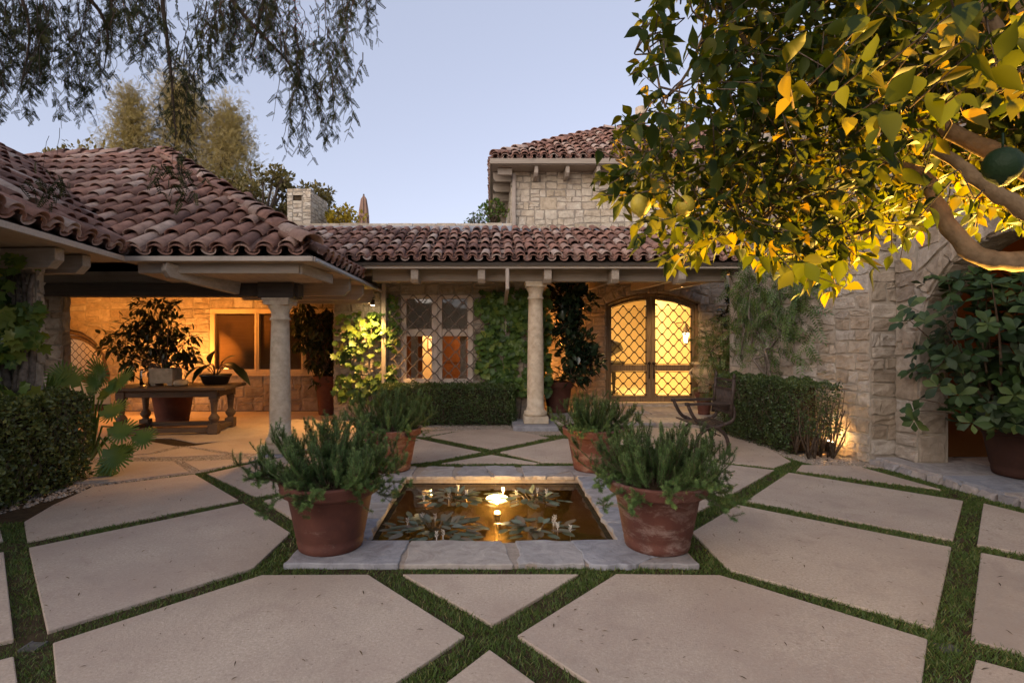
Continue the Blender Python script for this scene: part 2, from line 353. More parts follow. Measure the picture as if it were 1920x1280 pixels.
# porch floors: cast slabs with pebble joints
FL1 = [g([(215,864),(325,864),(355,884),(180,906),(120,906),(120,875)]), g([(345,864),(478,859),(540,852),(478,862),(375,881)]),
       g([(213,857),(292,850),(345,838),(425,851),(330,856)]), g([(120,860),(200,857),(280,849),(330,836),(250,822),(-100,822),(-300,860)]),
       g([(357,836),(440,849),(500,849),(600,838),(690,822),(690,805),(600,812),(420,826)])]
mb = MB()
for s in FL1: mb.prism(s, -.05, rng.uniform(-.002,.003), rng.uniform())
mb.prism([(-10.5,8.35),(-5.0,8.35),(-4.4,7.95),(-2.2,8.9),(-2.2,10.2),(-3,10.25),(-3,11.5),(-10.5,11.5)], -.05, -.006)
mb.prism([(-10.5,7.05),(-6.3,7.05),(-5.6,8.2),(-10.5,8.2)], -.05, -.004)
tag(mb.build('porch_floor', M['concrete'], bevel=.005), kind='structure')
# flagstone platform at the right and porch floor before the doors
def flags(mb, x0, x1, y0, y1, z, sz, clip=None, zb=None, fn=None):
    """crazy paving: split rectangles, jittered corners"""
    R = [(x0,x1,y0,y1)]; out = []
    while R:
        a,b,c,d = R.pop()
        if max(b-a, d-c) < sz*rng.uniform(.8,1.5): out.append((a,b,c,d)); continue
        t = rng.uniform(.38,.62)
        if b-a > d-c: R += [(a,a+(b-a)*t,c,d),(a+(b-a)*t,b,c,d)]
        else: R += [(a,b,c,c+(d-c)*t),(a,b,c+(d-c)*t,d)]
    for a,b,c,d in out:
        if clip is not None and not clip((a+b)/2,(c+d)/2): continue
        e = .012; q = np.array([(a+e,c+e),(b-e,c+e),(b-e,d-e),(a+e,d-e)]) + rng.normal(0, .018, (4,2))
        P8 = []
        for i in range(4):
            u, v = q[i], q[(i+1)%4]
            for t in (0,.33,.66): P8.append(u+(v-u)*t + (rng.normal(0,.008,2) if t else 0))
        P8 = np.array(P8)
        if fn is not None: P8 = fn(P8)
        mb.prism(P8, z-.05, z+rng.uniform(-.003,.003), rng.uniform())
mb = MB(); PL = [(4.72,6.6),(4.76,6.2),(4.80,5.6),(4.86,4.9),(5.0,4.1),(5.2,3.0),(5.4,1.5),(9,1.5),(9,6.6)]
mb.prism([(x+.03,y) for x,y in PL], -.04, .062, mi=1)
edge = lambda y: np.interp(y, [1.5,3,4.1,4.9,5.6,6.2,6.6], [5.4,5.2,5.0,4.86,4.80,4.76,4.72])
def wr(p): p = p.copy(); p[:,0] = np.maximum(p[:,0], edge(p[:,1]) + rng.normal(0,.008,len(p))); return p
flags(mb, 4.72, 9, 1.5, 6.58, .08, .95, lambda x,y: x > edge(y)-.1, fn=wr)
for k in range(26):
    y = 6.5 - k*.19; x = edge(y); V = rng.normal(0,.010,(8,3))
    V += np.array([(x-.055,y-.085,-.03),(x+.03,y-.085,-.03),(x+.03,y+.085,-.03),(x-.055,y+.085,-.03),(x-.03,y-.075,.052),(x+.03,y-.075,.052),(x+.03,y+.075,.052),(x-.03,y+.075,.052)])
    mb.add(V, BOXF, rng.uniform())
tag(mb.build('stone_terrace', [M['flag'], M['grout']], bevel=.006), kind='structure')
mb = MB(); mb.box((1.15,9.35,-.04),(5.9,12.05,.062), mi=1); flags(mb, 1.15, 5.9, 9.35, 11.72, .08, .8)
mb.box((2.3,11.72,.0),(4.95,12.02,.118), .9)
tag(mb.build('entrance_paving', [M['flag'], M['grout']], bevel=.006), kind='structure')

# ================================================================ STONE WALLS
def subdiv(u0,u1,v0,v1, hs=(.14,.34), ws=(.2,.62)):
    out = []; v = v0
    while v < v1-1e-6:
        h = rng.uniform(*hs)*1.25
        if v1-v-h < hs[0]: h = v1-v
        u = u0
        while u < u1-1e-6:
            w = rng.uniform(*ws)
            if u1-u-w < ws[0]*.7: w = u1-u
            if h > hs[1]*.95 and rng.uniform() < .55:
                t = rng.uniform(.35,.65); out += [(u,u+w,v,v+h*t),(u,u+w,v+h*t,v+h)]
            elif h > hs[1]*.8 and w > .4 and rng.uniform() < .5:
                t = rng.uniform(.3,.7); k = rng.uniform(.4,.6); out += [(u,u+w*t,v,v+h),(u+w*t,u+w,v,v+h*k),(u+w*t,u+w,v+h*k,v+h)]
            else: out.append((u,u+w,v,v+h))
            u += w
        v += h
    return out
def rubble(u0,u1,v0,v1, hs, ws):
    """random ashlar: keep splitting until every block is in range, no long courses"""
    todo, out = [(u0,u1,v0,v1)], []
    while todo:
        a, b, c, d = todo.pop(); w, h = b-a, d-c; mw, mh = rng.uniform(*ws)*1.12, rng.uniform(*hs)*1.12
        if w <= max(mw, ws[0]*1.5) and h <= max(mh, hs[0]*1.4): out.append((a,b,c,d)); continue
        t = rng.uniform(.34,.66)
        if h/hs[1] > w/ws[1]*rng.uniform(.7,1.25): todo += [(a,b,c,c+h*t),(a,b,c+h*t,d)]
        else: todo += [(a,a+w*t,c,d),(a+w*t,b,c,d)]
    return out
def stone_face(mb, O, U, W, quad, depth, gap=.010, rough=.017, tone=None):
    """quad: four (u,v) corners; rock faced block standing `depth` proud of the mortar"""
    N = unit(np.cross(U, W)); q = np.asarray(quad, float); c = q.mean(0)
    q = c + (q-c)*(1 - gap/np.maximum(np.abs(q-c), .03)); q = q + rng.normal(0, .0095, q.shape)
    n = 6; lu = max(np.abs(q[2]-q[0])); s = np.array([0,.055,.33,.66,.945,1]); dd = depth*rng.uniform(.55,1.15); tx, ty = rng.normal(0,.22,2)*dd
    V = []
    for j in range(n):
        for i in range(n):
            a, b = s[i], s[j]
            p = q[0]*(1-a)*(1-b) + q[1]*a*(1-b) + q[2]*a*b + q[3]*(1-a)*b
            e = i in (0,n-1) or j in (0,n-1)
            h = -.003 if e else dd + rng.normal(0,depth*.25) + (a-.5)*tx + (b-.5)*ty
            if not e: p = p + rng.normal(0,.007,2)
            else: p = p + rng.normal(0,.0045,2)
            V.append(O + U*p[0] + W*p[1] + N*h)
    F = np.array([[j*n+i, j*n+i+1, (j+1)*n+i+1, (j+1)*n+i] for j in range(n-1) for i in range(n-1)])
    mb.add(V, F, rng.uniform() if tone is None else tone)
UP = A(0,0,1)
def wall(name, parent, A0, A1, z0, z1, T=.35, rects=(), arch=None, mat='stone', hs=(.14,.34), ws=(.2,.62), depth=.022, quoin=(0,0), rub=True):
    """masonry from A0 to A1 (plan, outer face is on the right hand side going A0->A1... normal = U x Z)"""
    A0 = A(A0[0],A0[1],0); A1 = A(A1[0],A1[1],0); L = np.linalg.norm(A1-A0); U = (A1-A0)/L; N = unit(np.cross(U, UP)); mb = MB()
    O = A0
    # arch: (u centre, half width, spring z, rise)
    holes = [(a,b,c,d) for a,b,c,d in rects]
    if arch: ac, ah, az, ar = arch; holes.append((ac-ah, ac+ah, z0, az))
    us = sorted({0, L, *[h[0] for h in holes], *[h[1] for h in holes]})
    R_ = (ah*ah+ar*ar)/(2*ar) if arch else 0
    def inarch(u, v, grow=0):
        if not arch: return False
        cz = az+ar-R_; return v >= az-1e-6 and (u-ac)**2 + (v-cz)**2 < (R_+grow)**2 and abs(u-ac) < ah+grow
    cells = []
    for a, b in zip(us[:-1], us[1:]):
        hh = sorted([(h[2],h[3]) for h in holes if h[0] < (a+b)/2 < h[1]]); v = z0
        for c, d in hh:
            if c > v+1e-4: cells.append((a,b,v,c))
            v = d
        if v < z1-1e-4: cells.append((a,b,v,z1))
    # mortar backing with thickness
    for a,b,c,d in cells:
        if arch and abs((a+b)/2-ac) < ah and abs(c-az) < 1e-4:
            k = 14; 
            for i in range(k):
                ua, ub = a+(b-a)*i/k, a+(b-a)*(i+1)/k; cz = az+ar-R_
                za, zb = [cz+math.sqrt(max(R_**2-(q-ac)**2, 0)) for q in (ua,ub)]
                pts = [(ua,za),(ub,zb),(ub,d),(ua,d)]
                Vf = [O+U*p+UP*q for p,q in pts]; Vb = [p-N*T for p in Vf]
                mb.add(Vf+Vb, [[0,1,2,3],[7,6,5,4],[4,5,1,0],[3,2,6,7]], mi=1)
        else:
            pts = [(a,c),(b,c),(b,d),(a,d)]; Vf = [O+U*p+UP*q for p,q in pts]; Vb = [p-N*T for p in Vf]
            mb.add(Vf+Vb, [[0,1,2,3],[7,6,5,4],[4,5,1,0],[5,6,2,1],[3,2,6,7],[4,0,3,7]], mi=1)
        for (u0,u1,v0,v1) in (rubble if rub else subdiv)(a,b,c,d,hs,ws):
            if arch:
                co = [(u0,v0),(u1,v0),(u1,v1),(u0,v1)]
                ins = [inarch(*p, .2) for p in co]
                if all(ins): continue
                if any(ins):
                    cz = az+ar-R_; cc = A(ac,cz); q = []
                    for p, i_ in zip(co, ins):
                        p = A(*p)
                        if i_: dv = p-cc; p = cc + dv*(R_+.2)/np.linalg.norm(dv)
                        q.append(p)
                    stone_face(mb, O, U, UP, q, depth); continue
            stone_face(mb, O, U, UP, [(u0,v0),(u1,v0),(u1,v1),(u0,v1)], depth)
    if arch:
        cz = az+ar-R_; th = math.asin(min(1, ah/R_)); n = max(7, int(2*th*R_/.22)|1)
        for i in range(n):
            t0, t1 = -th+2*th*i/n, -th+2*th*(i+1)/n; R2 = R_+.21+rng.uniform(-.03,.03)
            q = [(ac+R_*sin(t0), cz+R_*cos(t0)), (ac+R_*sin(t1), cz+R_*cos(t1)), (ac+R2*sin(t1), cz+R2*cos(t1)), (ac+R2*sin(t0), cz+R2*cos(t0))]
            stone_face(mb, O, U, UP, q, depth*1.4)
            # soffit stone
            p0 = O+U*q[0][0]+UP*q[0][1]+N*.01; d1 = (U*(q[1][0]-q[0][0])+UP*(q[1][1]-q[0][1])); Ld = np.linalg.norm(d1)
            stone_face(mb, p0, -N, unit(d1), [(0,0),(T-.02,0),(T-.02,Ld),(0,Ld)], depth*.8)
        for sgn in (-1, 1):
            ub = ac+sgn*ah; v = z0
            while v < az-1e-4:
                h = min(rng.uniform(.18,.34), az-v); h = az-v if az-v-h < .1 else h
                if sgn < 0: stone_face(mb, O+U*ub, -N, UP, [(-.0,v),(T-.02,v),(T-.02,v+h),(0,v+h)], depth*.8)
                else: stone_face(mb, O+U*ub-N*(T-.02), N, UP, [(0,v),(T-.02,v),(T-.02,v+h),(0,v+h)], depth*.8)
                v += h
    # end quoins
    for e, on in ((0,quoin[0]),(1,quoin[1])):
        if not on: continue
        v = z0
        while v < z1-1e-4:
            h = min(rng.uniform(.16,.36), z1-v); h = z1-v if z1-v-h < .1 else h
            o = O+U*(L*e)
            if e == 0: stone_face(mb, o-N*T, N, UP, [(0,v),(T,v),(T,v+h),(0,v+h)], depth)
            else: stone_face(mb, o, -N, UP, [(0,v),(T,v),(T,v+h),(0,v+h)], depth)
            v += h
    return mb.build(name, [M[mat], M['mortar']], parent)

# ================================================================ TILED ROOFS
def tile_tpl(rl, ru, L, up=True, th=.016, seg=8, lift=.04):
    V = []; an = np.linspace(0, pi, seg+1); sg = 1 if up else -1
    def arc(r, y, dz, off): return [(r*cos(a), y, sg*(r*.8*sin(a)) + dz + off) for a in an]
    base = 0 if up else rl*.62
    V += arc(rl,0,lift,base) + arc(ru,L,0,base) + arc(rl-th,0,lift,base) + arc(ru-th,L*.9,.0,base)
    n = seg+1; F = []
    for k in range(seg):
        F += [[k, n+k, n+k+1, k+1]] if up else [[k, k+1, n+k+1, n+k]]
        F += [[2*n+k, k, k+1, 2*n+k+1]]
        F += [[2*n+k, 2*n+k+1, 3*n+k+1, 3*n+k]]
    return np.array(V), np.array(F)
def roof(name, parent, O, U, S, ncol, nrow, sp, ex, inside, caps=(), under=None):
    mb = MB(); U = unit(U); S = unit(S); Nn = unit(np.cross(U, S))
    cap = tile_tpl(sp*.40, sp*.31, ex*1.22, True); pan = tile_tpl(sp*.36, sp*.42, ex*1.22, False)
    cp, pp, cr, pr = [], [], [], []
    for i in range(-1, ncol+1):
        for j in range(nrow):
            for kind in (0, 1):
                c = O + U*((i+.5*kind)*sp) + S*(j*ex)
                t = c + S*ex*.5
                if not inside(t): continue
                jj = U*rng.normal(0,.009) + S*rng.normal(0,.017) + Nn*rng.normal(0,.005)
                if kind: cp.append(c + jj + Nn*(.045)); cr.append(rng.uniform())
                else: pp.append(c + jj + Nn*.0); pr.append(rng.uniform())
    cp = np.array(cp); pp = np.array(pp)
    for tp, ps, rr in ((cap, cp, cr), (pan, pp, pr)):
        n = len(ps); d = unit(S + rng.normal(0,.022,(n,3))); nn = unit(Nn + rng.normal(0,.03,(n,3)))
        scatter(mb, tp, ps, d, nn, 1.0, np.array(rr), True)
    # second course of caps and pans along the eave
    ev = [O + U*((i+.5)*sp) for i in range(ncol) if inside(O + U*((i+.5)*sp) + S*ex*.5)]
    if ev:
        ev = np.array(ev); scatter(mb, cap, ev + Nn*.0 - S*.02, S, Nn, 1.0, rng.uniform(size=len(ev)), True)
        scatter(mb, pan, ev + U*sp*.5 - Nn*.03 - S*.02, S, Nn, 1.0, rng.uniform(size=len(ev)), True)
    for a, b, rad in caps:
        a, b = np.asarray(a), np.asarray(b); d = unit(b-a); L = np.linalg.norm(b-a); st = .36; n = int(L/st)+1
        tp = tile_tpl(rad, rad*.85, st*1.25, True, lift=.05)
        ps = np.array([a + d*st*k + rng.normal(0,.008,3) for k in range(n)]); nn = unit(np.cross(np.cross(d, UP), d))
        scatter(mb, tp, ps, unit(d + rng.normal(0,.03,(n,3))), nn, 1.0, rng.uniform(size=n), True)
    if under is not None:
        for q in under:
            q = np.asarray(q) - UP*.03; t = np.concatenate([q, q-UP*.05]); k = len(q)
            mb.add(t, [list(range(k)), list(range(k,2*k))[::-1]] + [[i, k+i, k+(i+1)%k, (i+1)%k] for i in range(k)], .5, mi=1)
    return mb.build(name, [M['tile'], M['dark_wood']], parent)
def rafter(parent, a, b, w=.11, h=.2, mat='wood_y', cut=.09):
    """beam from wall a to free end b (top line), chamfered under the free end"""
    a, b = np.asarray(a, float), np.asarray(b, float); d = unit(b-a); x = unit(np.cross(d, UP)); u = np.cross(x, d)
    prof = [(0,0),(1,0),(1,-h+cut),(2,-h),(0,-h)]; L = np.linalg.norm(b-a); V = []
    for s in (-1,1):
        for t, z in prof:
            q = a if t == 0 else (b if t == 1 else b-d*cut); V.append(q + u*z + x*s*w/2)
    m = MB(); m.add(V, [[0,1,2,3,4],[9,8,7,6,5],[0,5,6,1],[1,6,7,2],[2,7,8,3],[3,8,9,4],[4,9,5,0]])
    return m.build('rafter_tail', M[mat], parent, bevel=.006)
def column(parent, x, y, zb, zt, r, mat='column'):
    c = bpy.data.objects.new('column', None); COL.objects.link(c); c.parent = parent
    c.location = (x-parent.location.x, y-parent.location.y, zb-parent.location.z)
    H = zt-zb; m = MB(); pr = [(r*1.06,.26),(r*1.0,.32)]
    for k in range(13):
        t = k/12; pr.append((r*(1.0-.16*t**1.6), .32+(H-.32-.30)*t))
    rt = r*.84; pr += [(rt*1.14,H-.295),(rt*1.14,H-.265),(rt,H-.255),(rt,H-.2)]
    m.lathe([(q, z+zb) for q,z in pr], (x,y,0), 44, .4); m.build('shaft', M[mat], c)
    m = MB(); m.lathe([(rt,H-.2+zb),(rt*1.06,H-.17+zb),(rt*1.3,H-.12+zb),(rt*1.38,H-.09+zb)], (x,y,0), 44, .6)
    a = rt*1.45; m.box((x-a,y-a,H-.09+zb),(x+a,y+a,H-.035+zb), .6); a = rt*1.56; m.box((x-a,y-a,H-.0345+zb),(x+a,y+a,H+zb), .6)
    m.build('capital', M[mat], c, bevel=.005)
    m = MB(); a = r*1.42; m.box((x-a,y-a,zb),(x+a,y+a,.12+zb), .3)
    m.lathe([(r*1.32,.121+zb)] + [(r*1.18+.2*r*sin(t), .165-.045*cos(t)+zb) for t in np.linspace(0.1,pi,9)] + [(r*1.16,.215+zb),(r*1.1,.24+zb),(r*1.06,.262+zb)], (x,y,0), 44, .3)
    m.build('base', M[mat], c, bevel=.006); return c
def boxobj(name, lo, hi, mat, parent=None, bevel=.006):
    m = MB(); m.box(lo, hi); return m.build(name, M[mat], parent, bevel=bevel)
# ================================================================ MAIN HOUSE
H = thing('stone_house', 'low stone house with tiled porch roof, arched double doors and a two-storey block behind', 'house', (1, 10.2, 0))
WX0, WX1, WZ0, WZ1 = -1.72, -.34, .70, 2.39
wall('wall', H, (-3.0,10.2), (1.0,10.2), 0, 2.75, .4, rects=[(3.0+WX0, 3.0+WX1, WZ0, WZ1)], quoin=(0,0))
wall('wall', H, (-3.0,11.45), (-3.0,10.215), 0, 2.6, .3)      # end face of the wall towards the left porch
wall('wall', H, (1.0,10.215), (1.0,12.0), 0, 2.9, .3)
DX0, DX1 = 2.58, 4.70; dc = (DX0+DX1)/2-1.0
wall('wall', H, (1.0,12.0), (6.2,12.0), 0, 3.0, .35, arch=(dc, (DX1-DX0)/2, 2.36, .25))
# right wing: wall with corner pier and arched passage
wall('wall', H, (4.10,9.15), (4.70,6.6), 0, 5.3, .45, hs=(.14,.30), ws=(.18,.52), depth=.017)
wall('wall', H, (4.70,6.6), (5.04,6.6), 0, 5.3, .5, hs=(.16,.34), ws=(.2,.45), depth=.022)
wall('wall', H, (5.0,6.58), (5.0,1.8), .07, 5.3, .36, arch=(1.53, 1.2, 1.4, 1.19), hs=(.18,.38), ws=(.25,.7), depth=.022)
wall('wall', H, (6.2,12.0), (4.5,9.2), 0, 3.0, .3)
# passage behind the arch
m = MB(); m.box((7.6,2,.0),(7.7,7.5,3.2)); m.box((5.4,6.95,.0),(7.6,7.05,3.2)); m.box((5.4,2,3.0),(7.6,6.95,3.1)); m.box((5.4,1.9,0),(7.6,2,3.2))
m.build('passage_wall', M['ochre'], H)
# upper storey
wall('wall', H, (.46,11.5), (5.2,11.5), 3.6, 5.22, .35, mat='stone_pale', hs=(.12,.27), ws=(.14,.45), depth=.010)
wall('wall', H, (.46,15.5), (.46,11.515), 3.6, 5.22, .35, mat='stone_pale', hs=(.12,.27), ws=(.14,.45), depth=.010)
s = .57
E = A(0,11.0,5.27)
rm = roof('roof', H, E, A(1,0,0), A(0,1,s), 32, 10, .2, .36, lambda p: p[0] > p[1]-11.0-.08 and p[1] < 13.95 and p[0] < 6.2,
  caps=[(A(.05,11.05,5.33), A(2.95,13.95,5.33+2.9*s), .12), (A(2.95,13.95,7.0), A(6.2,13.95,7.0), .12)],
  under=[[A(0,11.0,5.27),A(6.2,11.0,5.27),A(6.2,13.95,5.27+2.95*s),A(2.95,13.95,5.27+2.95*s)], [A(0,16.9,5.27),A(0,11,5.27),A(2.95,13.95,5.27+2.95*s)]])
roof('roof', H, A(0,16.8,5.27), A(0,-1,0), A(1,0,s), 29, 9, .2, .36, lambda p: p[0] < p[1]-11.0-.05 and p[0] < 16.85-p[1])
boxobj('fascia', (-.02,10.98,5.16),(6.2,11.02,5.27), 'wood_x', H); boxobj('fascia', (-.02,11.021,5.16),(.02,16.8,5.27), 'wood_y', H)
m = MB(); m.box((.03,11.03,5.145),(.44,16.5,5.165)); m.box((.441,11.03,5.145),(6.2,11.49,5.165)); m.build('eave_soffit', M['wood_x'], H)
for x in (.95,1.6,2.24,2.9,3.5,4.2): rafter(H, A(x,11.49,5.14), A(x,11.06,5.14), .075, .2, 'wood_y', .06)
for y in (11.5,12.3,13.1,13.9,14.7,15.5): rafter(H, A(.45,y,5.14), A(.06,y,5.14), .075, .2, 'wood_x', .06)
m = MB(); m.box((.15,11.2,5.0),(.45,11.28,5.14)); m.build('rafter_tail', M['wood_x'], H, bevel=.006)
m = MB(); m.bar(A(.50,11.42,5.1), A(.50,11.42,3.72), .075, .07, (0,1,0)); m.build('downspout', M['pipe'], H, bevel=.01)
c = A(3.95,14.0,0); m = MB()
m.lathe([(.105,7.0),(.105,7.43)], c, 20); m.lathe([(.15,7.43),(.155,7.44),(.155,7.62),(.14,7.63),(.0,7.63)], c, 8, mi=1, smooth=False)
m.build('chimney_pot', [plain('orange_clay', (.42,.15,.07), .8, .2, ns=8, nc=(.33,.12,.06)), M['stone_pale']], H)
# terrace parapet, flashing, deck
m = MB(); x = -5.2
while x < .42:
    w = min(rng.uniform(.35,.7), .44-x); m.box((x+.004,11.12,3.9+rng.uniform(-.005,.005)),(x+w-.004,11.46,3.965+rng.uniform(-.006,.008)), rng.uniform()); x += w
m.build('parapet_coping', M['stone_pale'], H, bevel=.012)
boxobj('roof_terrace', (-9,11.14,3.4),(.45,17.5,3.895), 'grout', H)
boxobj('flashing', (-4.9,11.07,3.70),(.44,11.135,3.898), 'flash', H)
boxobj('flashing', (.445,11.07,3.70),(4.3,11.49,3.84), 'flash', H)
# porch roof
tz = .42; EY, EZ = 8.75, 2.83
zr = lambda y: EZ + tz*(y-EY)
zl = lambda x: 2.55 + .6*(-2.14-x)
roof('roof', H, A(-4.6,EY,EZ), A(1,0,0), A(0,1,tz), 44, 7, .2, .405, lambda p: p[1] < 10.93 and zr(p[1]) > zl(p[0])-.03 and p[0] < 4.12 - (p[1]-9.0)*.0,
     under=[[A(-2.6,EY+.03,EZ),A(4.12,EY+.03,EZ),A(4.12,11.42,zr(11.42)),A(-4.4,11.42,zr(11.42))]])
boxobj('fascia', (-2.14,8.82,2.705),(4.13,8.86,2.80), 'fascia', H)
boxobj('soffit', (-2.1,8.862,2.785),(4.12,9.2,2.805), 'wood_x', H, 0)
boxobj('beam', (-2.05,9.22,2.54),(4.08,9.42,2.78), 'wood_x', H, .01)
for px in (779, 903, 1026, 1151, 1275):
    x = (px-920)*9.0/1000; rafter(H, A(x,9.215,2.705), A(x,8.88,2.705), .125, .225, 'wood_y', .06)
for x in (2.2, 3.25, 4.0): # porch joists running back to the door wall
    m = MB(); m.bar(A(x,9.43,2.66), A(x-.05,11.98,2.72), .1, .18); m.build('joist', M['wood_y'], H, bevel=.006)
boxobj('ceiling', (1.0,9.43,2.80),(4.6,11.99,2.83), 'soffit', H, 0); boxobj('ceiling', (-2.95,9.43,2.79),(1.0,10.19,2.82), 'soffit', H, 0)
m = MB(); xs = (951-920)*8.9/1000; m.bar(A(xs,8.80,2.70), A(xs,8.80,2.36), .06, .05, (0,1,0)); m.bar(A(xs,8.81,2.37), A(xs,10.15,2.2), .06, .05); m.bar(A(xs,10.15,2.2), A(xs,10.15,.0), .06, .05, (0,1,0)); m.build('downspout', M['pipe'], H, bevel=.01)
m = MB(); x = -2.02; m.bar(A(x,10.1,2.73), A(x,10.1,0), .085, .07, (0,1,0)); m.build('downspout', M['pipe'], H, bevel=.012)
column(H, .79, 9.4, .08, 2.54, .148)
m = MB(); m.box((.38,8.95,-.02),(1.14,9.85,.075)); m.build('column_plinth', M['flag'], H, bevel=.015)
# ---- grilled window
Wn = bpy.data.objects.new('window', None); COL.objects.link(Wn); Wn.parent = H; Wn.location = A((WX0+WX1)/2, 10.2, WZ0)-A(*H.location)
fy0, fy1 = 10.22, 10.30; xm = (WX0+WX1)/2; m = MB(); fw = .105
m.box((WX0,fy0,WZ0+.002),(WX1,fy1,WZ0+.09)); m.box((WX0,fy0,WZ1-.07),(WX1,fy1,WZ1-.002)); m.box((WX0+.002,fy0,WZ0+.09),(WX0+fw,fy1,WZ1-.07)); m.box((WX1-fw,fy0,WZ0+.09),(WX1-.002,fy1,WZ1-.07))
m.box((xm-.10,fy0-.01,WZ0+.09),(xm+.10,fy1,WZ1-.07)); m.box((xm-.02,fy0-.03,WZ0+.05),(xm+.02,fy0-.011,WZ1-.02))
for a, b in ((WX0+fw, xm-.1),(xm+.1, WX1-fw)): m.box((a,fy0+.02,1.60),(b,fy1-.01,1.74))
m.box((WX0-.02,10.14,WZ0-.06),(WX1+.02,10.3,WZ0)); m.build('frame', M['frame'], Wn, bevel=.008)
m = MB(); m.box((WX0+fw,10.275,WZ0+.09),(WX1-fw,10.281,WZ1-.07)); m.build('pane', M['glass'], Wn)
for a, b in ((WX0+fw, xm-.1),(xm+.1, WX1-fw)):
    m = MB(); n = 7; 
    for k in range(n): z = 1.70+(WZ1+.1-1.70)*k/n; m.box((a-.03,10.32+.012*(k%2),z),(b+.03,10.335+.012*(k%2),z+(WZ1+.1-1.70)/n))
    m.build('roman_shade', M['shade'], Wn)
def lattice(mb, x0, x1, z0, z1, y, dx, dz, r, inside=None, ros=.02, ph=(0,0)):
    """curved diamond trellis of iron bars with square bosses at the crossings"""
    i0 = int(math.floor((z0-ph[1])/dz*2))-2; nz = int((z1-z0)/dz*2)+5; nx = int((x1-x0)/dx*2)+5
    node = lambda i, k: A(x0+ph[0]+i*dx/2, y, z0+ph[1]+k*dz/2)
    ok = lambda p: x0-1e-3 <= p[0] <= x1+1e-3 and z0-1e-3 <= p[2] <= z1+1e-3 and (inside is None or inside(p))
    for i in range(-2, nx):
        for k in range(-2, nz):
            if (i+k) % 2: continue
            a = node(i,k)
            for di in (1,-1):
                b = node(i+di,k+1)
                if ok(a) and ok(b):
                    pts = []
                    for t in np.linspace(0,1,6):
                        p = a+(b-a)*t; p[0] += di*.024*dx*sin(2*pi*t); p[2] += -.02*dz*sin(2*pi*t); pts.append(p)
                    mb.tube(pts, r, 5)
            if ok(a):
                mb.box(a-A(ros,ros*.7,ros*.8), a+A(ros,ros*.7,ros*.8))
m = MB(); lattice(m, WX0-.20, WX1+.22, WZ0-.09, WZ1+.10, 10.10, .268, .268, .0115, ph=(.05,.02))
for z in (WZ0+.1, 1.6, WZ1): 
    for x in (WX0-.14, WX1+.14): m.tube([A(x,10.10,z), A(x,10.21,z)], .008, 5)
m.build('grille', M['grille'], Wn)
# ---- arched double doors
D = bpy.data.objects.new('double_door', None); COL.objects.link(D); D.parent = H; D.location = A(3.64,12.1,.1)-A(*H.location)
ah, az, ar = (DX1-DX0)/2, 2.36, .25; Rr = (ah*ah+ar*ar)/(2*ar); cz = az+ar-Rr; xc = (DX0+DX1)/2
arcz = lambda x, d=0: cz+math.sqrt((Rr-d)**2-(x-xc)**2)
def arcband(mb, x0, x1, d0, d1, y0, y1, n=10):
    for i in range(n):
        a, b = x0+(x1-x0)*i/n, x0+(x1-x0)*(i+1)/n
        q = [(a,arcz(a,d1)),(b,arcz(b,d1)),(b,arcz(b,d0)),(a,arcz(a,d0))]
        mb.add([(x,y0,z) for x,z in q]+[(x,y1,z) for x,z in q], [[0,1,2,3],[7,6,5,4],[0,4,5,1],[1,5,6,2],[2,6,7,3],[3,7,4,0]])
m = MB(); m.box((DX0+.002,12.06,.12),(DX0+.07,12.24,az)); m.box((DX1-.07,12.06,.12),(DX1-.002,12.24,az)); arcband(m, DX0+.002, DX1-.002, .004, .075, 12.06, 12.24, 20); m.build('frame', M['door'], D, bevel=.006)
m = MB(); m.box((DX0,12.05,.1),(DX1,12.35,.121)); m.build('threshold', M['column'], D, bevel=.01)
